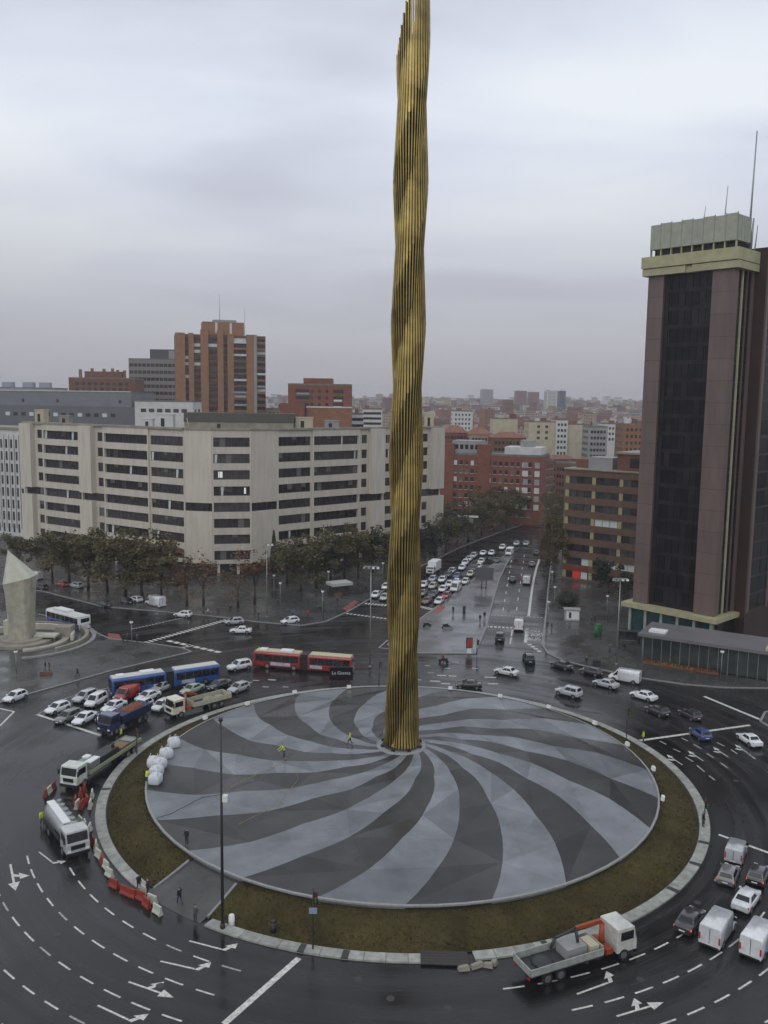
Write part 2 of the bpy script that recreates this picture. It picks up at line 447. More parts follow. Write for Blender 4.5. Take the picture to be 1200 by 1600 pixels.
for r, a0, st, n in ((40.15, -145.8, 4.28, 9), (43.55, -152, 4.0, 11), (47.05, -153.2, 3.67, 12), (50.55, -150.9, 3.42, 13), (54.0, -140, 3.2, 10)):
    for k in range(n): arc_dash(r, a0 + st * k, 1.85 * random.uniform(.88, 1.04), 0.17, M_LINE if random.random() < .7 else M_LINEW)
for r, a0, st, n in ((40.2, -77.8, 4.28, 8), (43.75, -72.0, 3.87, 9), (47.4, -65.5, 3.65, 8), (50.9, -60, 3.4, 7)):
    for k in range(n): arc_dash(r, a0 + st * k, 1.85, 0.17)
for p, q, w in (((467, 1497), (350, 1600), 0.55), ((57, 1116), (157, 1149), 0.5), ((1000, 1157), (1172, 1133), 0.55), ((1100, 1088), (1187, 1124), 0.6), ((1123, 1304), (1205, 1334), 0.4), ((0, 1134), (22, 1112), 0.3), ((0, 1107), (22, 1112), 0.3), ((700, 860), (742, 838), 0.2)):
    stroke('stop_line', P2(*p), P2(*q), w)
for p, q, w in (((57, 1117), (105, 1090), 0.18), ((105, 1090), (172, 1074), 0.18), ((592, 1012), (606, 1000), 0.25), ((592, 1012), (612, 1014), 0.25)):
    stroke('edge_line', P2(*p), P2(*q), w, M_LINEW)
for a, b in zip([(826, 963), (830, 930), (834, 905), (838, 888), (845, 868)][:-1], [(826, 963), (830, 930), (834, 905), (838, 888), (845, 868)][1:]):
    stroke('bus_lane_line', P2(*a), P2(*b), 0.55)
stroke('bus_lane_line', P2(821, 1004), P2(823.5, 982), 0.6)
for p, q in (((797, 1006), (799, 996)), ((799, 994), (800.5, 984)), ((773.5, 1003), (775, 996))): stroke('lane_dash', P2(*p), P2(*q), 0.28)
for q0, q1 in (((786, 954), (800, 870)), ((807, 954), (820, 862))):
    a, b = Vector(P2(*q0)), Vector(P2(*q1))
    for k in range(8): stroke('lane_dash', a.lerp(b, k / 8), a.lerp(b, k / 8 + 0.045), 0.22)
def block_row(p, q, n, w, fill=0.6, m=M_LINE):
    a, b = Vector(P2(*p)), Vector(P2(*q))
    for k in range(n): stroke('crossing_block', a.lerp(b, k / n), a.lerp(b, (k + fill) / n), w, m)
block_row((228, 1004), (356, 968), 22, 1.3)
block_row((206, 983), (288, 965), 16, 0.6, 0.6, M_LINEW)
block_row((262, 1001), (347, 1020), 8, 1.0, 0.75)
block_row((285, 1012), (300, 1008), 3, 0.9, 0.7, M_LINEW)
block_row((560, 942), (606, 946), 9, 1.5)
block_row((530, 957), (606, 967), 13, 0.9)
block_row((652, 947), (680, 953), 6, 1.6)
block_row((760, 979), (803, 981), 7, 1.1)
block_row((812, 984), (846, 987), 6, 1.0, 0.6, M_LINEW)
block_row((766, 961), (850, 965), 15, 0.6, 0.6, M_LINEW)
block_row((826, 1006), (846, 1020), 4, 0.8)
for x, y, ln in ((690, 1055, 14), (707, 1056, 12), (680, 1064, 16), (671, 1074, 14), (700, 1044, 10), (668, 1040, 8), (712, 1034, 10), (673, 1051, 10), (766, 1058, 18), (770, 1068, 16), (655, 1062, 8), (696, 1068, 14), (742, 1044, 10), (425, 1062, 12), (400, 1063, 10), (446, 1073, 9), (415, 1073, 10), (390, 1066, 8)):
    stroke('lane_dash', P2(x - ln / 2, y), P2(x + ln / 2, y + 0.6), 0.4, M_LINE if ln > 11 else M_LINEW)
for (x0, y0, x1, y1) in ((1031, 1158, 1041, 1163), (1052, 1170, 1063, 1175), (1071, 1183, 1083, 1190), (1089, 1196, 1101, 1206), (1108, 1212, 1117, 1219), (1065, 1153, 1075, 1158), (1084, 1163, 1096, 1170), (1104, 1177, 1115, 1184), (1126, 1192, 1137, 1200), (1120, 1160, 1132, 1166), (1142, 1171, 1152, 1178), (1167, 1176, 1180, 1186)):
    stroke('lane_dash', P2(x0, y0), P2(x1, y1), 0.22, M_LINEW)
def arrow(c, fr, kind='straight', s=1.0, m=M_LINE):
    p, q = at(*c), at(*fr); rz = math.atan2(q.y - p.y, q.x - p.x)
    b = MB(); z = 0.0
    sh = [(-2.2, -0.09), (1.0, -0.09), (1.0, 0.09), (-2.2, 0.09)]
    hd = [(1.0, -0.45), (2.3, 0.0), (1.0, 0.45)]
    if kind in ('straight', 'both'):
        b.add([(x * s, y * s, z) for x, y in sh], [(0, 1, 2, 3)]); b.add([(x * s, y * s, z) for x, y in hd], [(0, 1, 2)])
    if kind == 'left':
        b.add([(x * s, y * s, z) for x, y in [(-2.2, -0.09), (1.0, -0.09), (1.0, 0.09), (-2.2, 0.09)]], [(0, 1, 2, 3)])
    if kind in ('left', 'both'):
        o = 1.0 if kind == 'left' else -0.5
        b.add([(x * s, y * s, z + 0.003) for x, y in [(o, -0.09), (o + 0.45, -0.09), (o + 0.75, 0.5), (o + 0.4, 0.5)]], [(0, 1, 2, 3)])
        b.add([(x * s, y * s, z) for x, y in [(o + 0.05, 0.5), (o + 1.1, 0.5), (o + 0.9, 1.25)]], [(0, 1, 2)])
    ob = b.build('turn_arrow', m, ROAD); ob.location = (p.x, p.y, ZL); ob.rotation_euler = (0, 0, rz)
arrow((330, 1479), (365, 1488), 'left'); arrow((287, 1510), (327, 1519), 'left'); arrow((235, 1546), (275, 1560), 'both'); arrow((185, 1586), (215, 1600), 'left')
arrow((20, 1370), (24, 1390), 'both', 1.2); arrow((75, 1342), (88, 1352), 'left', 0.9)
arrow((935, 1541), (965, 1530), 'left'); arrow((1000, 1577), (1040, 1565), 'both'); arrow((1122, 1368), (1116, 1376), 'left', 0.8, M_LINEW); arrow((1148, 1350), (1158, 1335), 'straight', 0.8, M_LINEW)
for x, y in ((1054, 1187), (1087, 1181), (1126, 1175), (1160, 1171)): arrow((x, y), (x - 18, y - 12), 'both', .8, M_LINE)
def text_mesh(cu, m):
    tmp = bpy.data.objects.new('tmp_text', cu); COL.objects.link(tmp)
    me = bpy.data.meshes.new_from_object(tmp.evaluated_get(bpy.context.evaluated_depsgraph_get())); bpy.data.objects.remove(tmp)
    me.name = 'lettering'; me.materials.clear(); me.materials.append(m)
    return me
def flat_text(s, c, right, size, m, parent, z, sx=1.0, sy=1.0):
    cu = bpy.data.curves.new('lettering', 'FONT'); cu.body = s; cu.size = size; cu.align_x = 'CENTER'; cu.align_y = 'CENTER'
    o = link('lettering', text_mesh(cu, m), parent); p, q = at(*c), at(*right)
    o.location = (p.x, p.y, z); o.rotation_euler = (0, 0, math.atan2(q.y - p.y, q.x - p.x)); o.scale = (sx, sy, 1)
    return o
cu = bpy.data.curves.new('lettering', 'FONT'); cu.body = 'La Gaceta'; cu.size = .78; cu.align_x = 'CENTER'; cu.align_y = 'CENTER'; cu.extrude = .004
GAZ = text_mesh(cu, mat('white lettering', (.6, .6, .62), .5))
flat_text('TAXI', (835, 992), (845, 992.3), 1.6, M_LINE, ROAD, ZL, 1.0, 1.9)
flat_text('BUS', (834, 998.5), (845, 998.8), 1.6, M_LINE, ROAD, ZL, 1.0, 1.9)
MB().prism([P2(676, 956), P2(690, 945), P2(697, 949), P2(684, 961)], 0.131, 0.137).build('tactile_paving', M_RED, bpy.data.objects['boulevard_median'])
MB().prism([P2(535, 952), P2(553, 938), P2(560, 941), P2(543, 956)], 0.131, 0.137).build('tactile_paving', M_RED, bpy.data.objects['office_pavement'])
MB().prism([P2(170, 1000), P2(168, 990), P2(186, 992), P2(190, 1000)], 0.131, 0.137).build('tactile_paving', M_RED, bpy.data.objects['monument_pavement'])

# worn patches and manholes in the carriageway
M_PATCH = mat('asphalt repair', (0.009, 0.009, 0.009), 0.45, var=0.3, scale=2)
M_PATCH2 = mat('older asphalt strip', (0.019, 0.019, 0.017), 0.35, var=0.3, scale=1.5)
for x, y, w_, d_, a, m in ((172, 1228, 1.4, 6, 50, M_PATCH), (470, 1020, 11, 1.2, 5, M_PATCH2), (300, 985, 9, 1.0, 25, M_PATCH2), (900, 1110, 8, 0.8, -20, M_PATCH2), (800, 940, 0.8, 22, -12, M_PATCH2)):
    p = at(x, y); o = MB().add([(-w_ / 2, -d_ / 2, 0), (w_ / 2, -d_ / 2, 0), (w_ / 2, d_ / 2, 0), (-w_ / 2, d_ / 2, 0)], [(0, 1, 2, 3)]).build('asphalt_patch', m, ROAD); o.location = (p.x, p.y, .002); o.rotation_euler = (0, 0, R(a))
for x, y in ((90, 1460), (250, 1540), (560, 1530), (700, 1575), (1000, 1530), (1150, 1220), (60, 1230), (500, 1010), (860, 1065), (330, 1010), (610, 1560), (1090, 1410)):
    p = at(x, y); MB().cyl((p.x, p.y, .001), (p.x, p.y, .008), .34, .34, 16).build('manhole_cover', M_DSTEEL, ROAD)

# ================================================================== round island
M_GRASS = ground_mat('winter grass soil', (0.048, 0.038, 0.012), 0.85, 0.1, 2.0, 0.22, spec=0.2)
M_RAMP = ground_mat('ramp paving', (0.058, 0.058, 0.054), 0.5, 0.12, 5.0, 0.2)
RK, RKI, RD, ZD, ZC = 36.4, 35.25, 30.7, 1.83, 4.8
ga0, ga1 = polar(236, 1392)[1], polar(316, 1441)[1]
gb0, gb1 = polar(660, 1500)[1], polar(728, 1500)[1]
isl = tag(link('island_ground', None), kind='structure')
def ring_sector(a0, a1, prof, m, name, parent, step=2.0):
    n = max(2, int(abs(a1 - a0) / step)); b = MB(); k = len(prof)
    for i in range(n + 1):
        t = a0 + (a1 - a0) * i / n
        for r, z in prof: b.v.append((*pc2(r, t), z))
    for i in range(n):
        for j in range(k - 1):
            b.f.append([i * k + j, i * k + j + 1, (i + 1) * k + j + 1, (i + 1) * k + j]); b.m.append(0); b.sm.append(True)
    return b.build(name, m, parent)
isl_o = ring_sector(ga1, ga0 + 360, [(30.2, 1.42), (31.2, 1.40), (32.5, 1.05), (34.2, 0.42), (35.1, 0.13), (35.12, 0.0)], M_GRASS, 'grass_slope', isl)
ring_sector(ga0, ga1, [(30.2, 1.38), (31.2, 1.33), (33.8, 0.5), (36.3, 0.02)], M_RAMP, 'access_ramp', isl)
for t in (ga0, ga1):
    u = Vector((math.cos(R(t)), math.sin(R(t)))); v = Vector((-u.y, u.x))
    b = MB(); q = []
    for r, z in ((31.3, 1.5), (33.6, 0.72), (35.3, 0.22)):
        c = C0 + u * r; q.append([(*(c - v * 0.12), z - 0.5), (*(c + v * 0.12), z - 0.5), (*(c + v * 0.12), z), (*(c - v * 0.12), z)])
    b.loft(q, smooth=False).build('ramp_edging', M_KERBG, isl)
ring_sector(ga1 + 0.3, ga0 + 359.7, [(35.12, 0.0), (35.12, 0.11), (35.25, 0.11)], M_DSTEEL, 'drain_strip', isl)
kerb = root('ring_kerb', 'wide pale stone kerb ringing the round island', 'kerb')
kn = 0
def kseg(a0, a1):
    b = MB(); q = []
    for i in range(4):
        t = a0 + (a1 - a0) * i / 3
        q.append([(*pc2(RKI, t), 0.0), (*pc2(RK, t), 0.0), (*pc2(RK - 0.02, t), 0.15), (*pc2(RKI, t), 0.17)])
    b.loft(q, smooth=False).build('kerb_stone', M_KERB, kerb)
def in_gap(a):
    a = (a + 180) % 360 - 180
    return ga0 - 1 < a < ga1 + 0.5 or gb0 < a < gb1
dark_a = [polar(x, y)[1] for x, y in ((470, 1487), (539, 1497), (860, 1487), (1058, 1395), (1087, 1352), (1097, 1318), (160, 1235))]
st = 3.0
for k in range(120):
    a0 = -180 + k * st
    if in_gap(a0 + st / 2): continue
    kseg(a0 + 0.03, a0 + st - 0.03)
for a in dark_a:
    b = MB(); q = []
    for i in range(2):
        t = a - 0.45 + 0.9 * i
        q.append([(*pc2(RKI + 0.05, t), 0.10), (*pc2(RK + 0.03, t), 0.10), (*pc2(RK + 0.03, t), 0.185), (*pc2(RKI + 0.05, t), 0.185)])
    b.loft(q, smooth=False).build('drain_cover', M_DSTEEL, kerb)
ring_sector(gb0, gb1, [(34.9, 0.16), (35.3, 0.10), (36.42, 0.015)], M_RAMP, 'dropped_crossing', isl)
# grass tufts on the slope
b = MB(); rg = random.Random(3)
for _ in range(26000):
    r = rg.uniform(31.0, 35.0); t = rg.uniform(ga1 + 0.5, ga0 + 359.5)
    z = 1.40 - (r - 31.2) / 3.9 * 1.27
    x, y = pc2(r, t); h = rg.uniform(0.06, 0.2); a = rg.uniform(0, 6.28); w = rg.uniform(0.04, 0.11)
    lx, ly = math.cos(a) * w, math.sin(a) * w
    b.add([(x - lx, y - ly, z - 0.03), (x + lx, y + ly, z - 0.03), (x + rg.uniform(-.1, .1), y + rg.uniform(-.1, .1), z + h)], [(0, 1, 2)], rg.choice((0, 0, 1, 2)))
tag(b.build('grass', [mat('dry grass', (0.072, 0.056, 0.018), 0.8), mat('olive grass', (0.044, 0.046, 0.013), 0.8), mat('brown grass', (0.040, 0.026, 0.010), 0.8)]), 'short brown and olive winter grass on the island slope', 'grass', kind='stuff')

# ------------------------------------------------------------------ paved cone with spiral arms
RR = [2.35, 4.0, 6.0, 8.7, 12.0, 16.0, 20.6, 25.5, RD]
TT = [(2.35, 84), (3.5, 68), (5, 57), (8.7, 40), (15, 24.2), (20.5, 14.7), (25.7, 7), (30.7, 0)]
def twist(r):
    for (a, ta), (b_, tb) in zip(TT[:-1], TT[1:]):
        if a <= r <= b_: return ta + (tb - ta) * (r - a) / (b_ - a)
    return 0 if r > 30 else 84
def stone(nm, c): return mat(nm, c, 0.36, var=0.30, scale=0.22, rvar=0.16, spec=0.28, detail=6, bump=0.05)
LIGHTS = [stone('pale setts A', (0.190, 0.202, 0.218)), stone('pale setts B', (0.166, 0.177, 0.190)), stone('pale setts C', (0.138, 0.147, 0.158))]
DARKS = [stone('dark setts A', (0.044, 0.044, 0.042)), stone('dark setts B', (0.040, 0.040, 0.038)), stone('dark setts C', (0.048, 0.048, 0.046))]
cone = root('paved_cone', 'shallow cone of grey paving with swirling light and dark arms', 'paved mound', (C0.x, C0.y, 0))
rg = random.Random(11)
SUB = 3
VZ = {}
def cz(r): return ZC - (ZC - ZD) * r / RD
for k in range(24):
    for j in range(len(RR)):
        VZ[(k, j)] = 0 if j in (0, len(RR) - 1) else ((1 if (k + j) % 2 else -1) * 0.008 * RR[j] + rg.uniform(-.05, .05))
for k in range(24):
    b = MB(); k2 = (k + 1) % 24; light = k % 2 == 1
    def cp(kk, j, base):
        r = RR[j]; t = R(base + twist(r))
        return Vector((r * math.cos(t), r * math.sin(t), cz(r) + VZ[(kk, j)]))
    for j in range(len(RR) - 1):
        a0, a1 = -90.3 + 15 * k, -90.3 + 15 * (k + 1)
        p00, p01, p11, p10 = cp(k, j, a0), cp(k2, j, a1), cp(k2, j + 1, a1), cp(k, j + 1, a0)
        ms_ = [rg.choice((0, 0, 1, 1, 2)) for _ in range(4)]  # random stone tones per facet, also standing in for facet shading
        # curved arm edges: sub-divided sides keep the swirl smooth
        def side(kk, base):
            out = []
            for s_ in range(SUB + 1):
                f = s_ / SUB; r = RR[j] + (RR[j + 1] - RR[j]) * f; t = R(base + twist(r))
                out.append(Vector((r * math.cos(t), r * math.sin(t), cz(r) + VZ[(kk, j)] * (1 - f) + VZ[(kk, j + 1)] * f)))
            return out
        sl_, sr_ = side(k, a0), side(k2, a1)
        if (k + j) % 2:
            for i in range(SUB): b.add([sl_[i], sl_[i + 1], sr_[0]], [(2, 0, 1)], ms_[0])
            for i in range(SUB): b.add([sr_[i], sr_[i + 1], sl_[-1]], [(0, 2, 1)], ms_[1])
        else:
            for i in range(SUB): b.add([sr_[i], sr_[i + 1], sl_[0]], [(0, 2, 1)], ms_[0])
            for i in range(SUB): b.add([sl_[i], sl_[i + 1], sr_[-1]], [(2, 0, 1)], ms_[1])
    # rim thickness
    arc = [Vector((RD * math.cos(R(-90.3 + 15 * k + 15 * q / 6)), RD * math.sin(R(-90.3 + 15 * k + 15 * q / 6)), ZD)) for q in range(7)]
    b.add(arc, [tuple(range(7))], 1)
    for q in range(6): b.add([arc[q], arc[q + 1], arc[q + 1] - Vector((0, 0, .5)), arc[q] - Vector((0, 0, .5))], [(3, 2, 1, 0)], 1)
    o = b.build('paving_arm', LIGHTS if light else DARKS, cone)
    o['label'] = 'pale grey swirling arm of setts' if light else 'dark grey swirling arm of setts'
b = MB()
for i in range(72):
    t0, t1 = R(i * 5), R(i * 5 + 5)
    v = []
    for t in (t0, t1):
        u = Vector((math.cos(t), math.sin(t), 0))
        ch = RD
        v += [u * (ch - 0.02) + Vector((0, 0, ZD + 0.06)), u * (ch + 0.22) + Vector((0, 0, ZD + 0.05)), u * (ch + 0.22) + Vector((0, 0, ZD - 0.12))]
    b.add(v, [(0, 1, 4, 3), (1, 2, 5, 4)])
b.build('rim_edging', mat('rim concrete', (0.27, 0.27, 0.26), 0.6, var=0.2), cone)

# ================================================================== gilded ribbed column
M_GOLD = mat('gilded bronze', (0.41, 0.305, 0.100), 0.45, metal=0.85, var=0.35, scale=0.5, rvar=0.10, obj_var=0.25)
M_CORE = mat('bronze core', (0.022, 0.013, 0.005), 0.65, metal=0.3, var=0.2)
col = root('ribbed_column', 'towering twisted column of gilded bronze ribs on the paved cone', 'column', (C0.x, C0.y, 4.3))
NR, PER, ZT = 36, 16.0, 92.0
def rib_top(th):
    # ribs end in a rising spiral: lowest on the west side, highest on the east
    return 83.5 + 10.5 * (1 + math.cos(R(th)) + 1e-6) ** 0.5
for i in range(NR):
    th = -90 + 360.0 * i / NR
    u = Vector((math.cos(R(th)), math.sin(R(th)), 0)); v = Vector((-u.y, u.x, 0))
    zt = rib_top(th)
    zs = []
    z = 0.35
    ph0 = (th + 90) / 360.0 * 2          # two crests per turn
    # breakpoints of the wave on this rib: crest at phase 0, trough at 0.4 below
    def wave(zz):
        p = ((zz + 4.3 - 48.0) / PER - ph0) % 1.0      # 0 = just above a crest
        if p < 0.55: return 1 - p / 0.55, True         # leaning back: lit
        return (p - 0.55) / 0.45, False                # leaning out: shaded
    brk = []
    for n in range(-8, 10):
        for o_ in (0.0, 0.012, 0.55, 0.57):
            zz = 48.0 - 4.3 + (n + o_ + ph0) * PER
            if 0.36 < zz < zt - 4.3 - 0.1: brk.append(zz)
    brk = sorted(set([0.35, zt - 4.3] + brk + [0.35 + 2.4 * q for q in range(1, 42) if 0.35 + 2.4 * q < zt - 4.4]))
    rings = []
    for zz in brk:
        w_, lit = wave(zz + 1e-4)
        env = 1.0 if zz < 76 else max(0.0, 1 - (zz - 76) / 12.0) * 0.6 + 0.4
        base_r = 1.92 + (0.22 if zz < 0.5 else 0.0) - 0.0012 * zz
        r = base_r + 0.21 * (2 * w_ - 1) * env
        hw = 0.108 if lit else 0.056  # slimmer where shaded to bare the dark core: shade put into the shape
        c = u * r; ci = u * 1.2
        rings.append([tuple(ci - v * 0.03 + Vector((0, 0, zz))), tuple(c - v * hw + Vector((0, 0, zz))), tuple(c + v * hw + Vector((0, 0, zz))), tuple(ci + v * 0.03 + Vector((0, 0, zz)))])
    MB().loft(rings, smooth=False).build('rib', M_GOLD, col)
MB().cyl((0, 0, 0), (0, 0, 78.0), 1.42, 1.36, 24).build('core', M_CORE, col)
MB().cyl((0, 0, 0.0), (0, 0, 0.55), 2.45, 2.35, 32).build('plinth', mat('dark plinth', (0.02, 0.018, 0.016), 0.5), col)
MB().cyl((0, 0, 0.1), (0, 0, 0.35), 3.3, 2.9, 32).build('collar', mat('plinth stone', (0.24, 0.25, 0.25), 0.5, var=0.15), col)
for a in range(8): MB().obox((2.55 * math.cos(R(a * 45 + 20)), 2.55 * math.sin(R(a * 45 + 20))), (math.cos(R(a * 45 + 20)), math.sin(R(a * 45 + 20))), (-math.sin(R(a * 45 + 20)), math.cos(R(a * 45 + 20))), 0.12, 0.2, 0.34, 0.62).build('base_floodlight', M_BLACK, col)

# ================================================================== buildings
M_CONC = mat('pale concrete cladding', (0.52, 0.475, 0.40), 0.75, var=0.13, scale=0.5, detail=7, cscale=(1.6, 1.6, 0.22), obj_var=0.05)
M_CONC2 = mat('weathered concrete', (0.26, 0.24, 0.19), 0.8, var=0.25, scale=0.4, detail=7)
M_WIN = [mat('office glass A', (0.020, 0.018, 0.020), 0.12, var=0.5, scale=0.6), mat('office glass B', (0.035, 0.03, 0.032), 0.15, var=0.5, scale=0.8), mat('office glass C', (0.055, 0.05, 0.05), 0.2, var=0.5, scale=0.7)]
M_FRAME = mat('bronze window frame', (0.05, 0.04, 0.035), 0.5)
M_HALF = mat('grey roller blind', (0.12, 0.115, 0.11), 0.6, var=0.2)
M_BLIND_GLINT = mat('white blind and sash glint', (0.55, 0.60, 0.58), 0.6)
M_ROOF = mat('gravel roof', (0.16, 0.155, 0.14), 0.9, var=0.25, scale=0.5)
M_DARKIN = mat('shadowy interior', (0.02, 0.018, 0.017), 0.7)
M_BRICK = mat('red brick', (0.190, 0.066, 0.040), 0.85, var=0.2, scale=0.5, detail=8)
M_BRICKO = mat('orange brick', (0.235, 0.108, 0.052), 0.85, var=0.2, scale=0.5, detail=8)
M_BRICKB = mat('brown brick', (0.16, 0.07, 0.042), 0.85, var=0.2, scale=0.5, detail=8)
M_CREAM = mat('cream render', (0.46, 0.41, 0.29), 0.8, var=0.15, scale=0.3)
M_WHITE = mat('white render', (0.55, 0.55, 0.53), 0.8, var=0.12, scale=0.3)
M_GREY = mat('grey render', (0.28, 0.28, 0.28), 0.8, var=0.15, scale=0.3)
M_TILE = mat('terracotta roof', (0.20, 0.085, 0.055), 0.85, var=0.3, scale=0.6)
M_TAN = mat('tan render', (0.32, 0.24, 0.17), 0.8, var=0.15, scale=0.3)

def xy(px, Y):
    p = ad(px, 750, Y); return Vector((p.x, p.y))
def on_line(px, A, B):
    d = ray(px, 760); d = Vector((d.x, d.y)); e_ = B - A
    # t*d = A + s*e
    det = d.x * (-e_.y) + d.y * e_.x
    t = (A.x * (-e_.y) + A.y * e_.x) / det
    return d * t
def frame_of(A, B):
    d = B - A
    return (A.x, A.y, 0.0), math.atan2(d.y, d.x), d.length

# ------------------------------------------------------------------ white office building
off = root('office_building', 'pale concrete office building with long dark ribbon windows behind the trees', 'building')
H = 38.8
rows = [(36.95 - 4.3 * k - 2.5, 36.95 - 4.3 * k) for k in range(8)]
LA, LB = xy(40, 271), xy(289, 233.0)
RA, RB = xy(433, 239.0), xy(688, 282)
CA, CB = xy(331, 231.5), xy(393, 233.5)
rg = random.Random(5)
def bay(A, B, kind, out=0.0):
    loc, rz, W = frame_of(A, B)
    w = MB(); wins = []
    y0, y1 = -out, 0.55
    if kind == 'rib': opens = [(0.45, W - 0.45, a, b_) for a, b_ in rows]
    elif kind == 'slot': opens = [(W * 0.28, W * 0.80, a + 0.1, b_ + 0.1) for a, b_ in rows]
    elif kind == 'full': opens = [(0.02, W - 0.02, rows[4][0] + 0.1, rows[4][1] - 0.15)]
    else: opens = []
    zb = 3.3
    if kind == 'slot': opens[4] = (0.05, W - 0.05, rows[4][0] + 0.1, rows[4][1] - 0.15)
    zprev = H + 0.0
    for x0, x1, a, b_ in opens:
        w.box(0, W, y0, y1, b_, zprev)
        if x0 > 0.1:
            w.box(0, x0, y0, y1, a, b_); w.box(x1, W, y0, y1, a, b_)
        else: w.box(0, W, 0.43, y1, a, b_)
        zprev = a
    w.box(0, W, y0, y1, zb, zprev)
    wall = w.build('wall_bay', M_CONC, off); wall.location = loc; wall.rotation_euler = (0, 0, rz)
    for x0, x1, a, b_ in opens:
        m = MB()
        m.box(x0 - 0.05, x1 + 0.05, 0.30, 0.42, a - 0.05, b_ + 0.05, 0)
        n = max(1, int(round((x1 - x0) / 1.6)))
        for q in range(n + 1):
            xx = x0 + (x1 - x0) * q / n
            m.box(xx - 0.05, xx + 0.05, 0.22, 0.298, a, b_, 1)
        if kind == 'rib': m.box(x0, x1, 0.20, 0.298, a, a + 0.12, 1)
        for q in range(n):
            if rg.random() < 0.22:
                xx = x0 + (x1 - x0) * q / n; lo_ = b_ - (b_ - a) * rg.choice((.3, .45, .6, 1.0)); m.box(xx + .06, xx + (x1 - x0) / n - .06, .262, .299, lo_, b_ - .02, rg.choice((3, 4, 4)))
            if rg.random() < 0.05 and kind == 'rib':
                xx = x0 + (x1 - x0) * (q + 0.2) / n
                m.hexa([(xx, 0.0, a + 0.1), (xx + 0.55, 0.12, a + 0.1), (xx + 0.55, 0.15, a + 0.1), (xx, 0.04, a + 0.1), (xx, 0.05, b_ - 0.15), (xx + 0.75, 0.17, b_ - 0.15), (xx + 0.75, 0.2, b_ - 0.15), (xx, 0.09, b_ - 0.15)], 2)  # open sash: its white colour stands in for the reflected sky
        m.build('window', [rg.choice(M_WIN), M_FRAME, M_BLIND_GLINT, M_HALF, M_WIN[2]], wall)
# left wing
for p0, p1, k, o in ((40, 57, 'full', 1.6), (57, 71, 'slot', 0.0), (71, 131, 'rib', 0.5), (131, 150, 'full', 1.6), (150, 165, 'slot', 0.0), (165, 235, 'rib', 0.5), (235, 289, 'rib', 0.1)):
    bay(on_line(p0, LA, LB), on_line(p1, LA, LB), k, o)
bay(LB, CA, 'full', 0.1); bay(CA, CB, 'rib', 0.15); bay(CB, RA, 'full', 0.1)
for p0, p1, k, o in ((433, 487, 'rib', 0.1), (487, 560, 'rib', 0.5), (560, 576, 'slot', 0.0), (576, 596, 'full', 1.6), (596, 655, 'rib', 0.5), (655, 670, 'slot', 0.0), (670, 688, 'full', 1.6)):
    bay(on_line(p0, RA, RB), on_line(p1, RA, RB), k, o)
def inset(A, B, d):
    e_ = (B - A).normalized(); return Vector((-e_.y, e_.x)) * d
core = [LA + inset(LA, LB, .6), LB + inset(LA, LB, .6), CA + inset(CA, CB, .6), CB + inset(CA, CB, .6), RA + inset(RA, RB, .6), RB + inset(RA, RB, .6), RB + inset(RA, RB, 17), RA + inset(RA, RB, 17) + Vector((0, 6)), LB + inset(LA, LB, 17) + Vector((0, 6)), LA + inset(LA, LB, 17)]
MB().prism([tuple(p) for p in core], 0.13, H - 0.6).build('structure_core', M_DARKIN, off)
MB().prism([tuple(p) for p in core], H - 0.6, H - 0.35).build('roof_deck', M_ROOF, off)
LITW = mat('lit office window', (.7, .75, .7), .4, emit=((.95, 1.0, .92), .30))
loc, rz, W = frame_of(CA, CB)
for f, k, w_ in ((.16, 2, 1.1), (.80, 3, .6)):
    o = MB().box(W * f, W * f + w_, .23, .258, rows[k][0] + .5, rows[k][1] - .4).build('lit_pane', LITW, off); o.location = loc; o.rotation_euler = (0, 0, rz)
# parapet coping: a weathered band a little proud of the bays
for A, B, o in ((LA, LB, 0.7), (LB, CA, 0.3), (CA, CB, 0.35), (CB, RA, 0.3), (RA, RB, 0.7)):
    loc, rz, W = frame_of(A, B)
    k = MB().box(0.02, W - 0.02, -o, 0.9, H + 0.003, H + 0.55).build('parapet_coping', M_CONC2, off); k.location = loc; k.rotation_euler = (0, 0, rz)
for A, B in ((on_line(670, RA, RB), RB), (LA, on_line(57, LA, LB))):
    pass
# closing end walls
for A, B in ((LA + inset(LA, LB, 17), LA), (RB, RB + inset(RA, RB, 17))):
    loc, rz, W = frame_of(A, B)
    k = MB().box(0, W, 0.003, 0.5, 3.3, H).build('end_wall', M_CONC, off); k.location = loc; k.rotation_euler = (0, 0, rz)
# pillars of the open ground floor
for A, B in ((LA, LB), (CA, CB), (RA, RB)):
    loc, rz, W = frame_of(A, B); n = max(2, int(W / 7))
    for i in range(n):
        k = MB().box(W * (i + .3) / n - .35, W * (i + .3) / n + .35, 0.1, 0.7, 0.13, 3.3).build('pillar', M_CONC, off); k.location = loc; k.rotation_euler = (0, 0, rz)
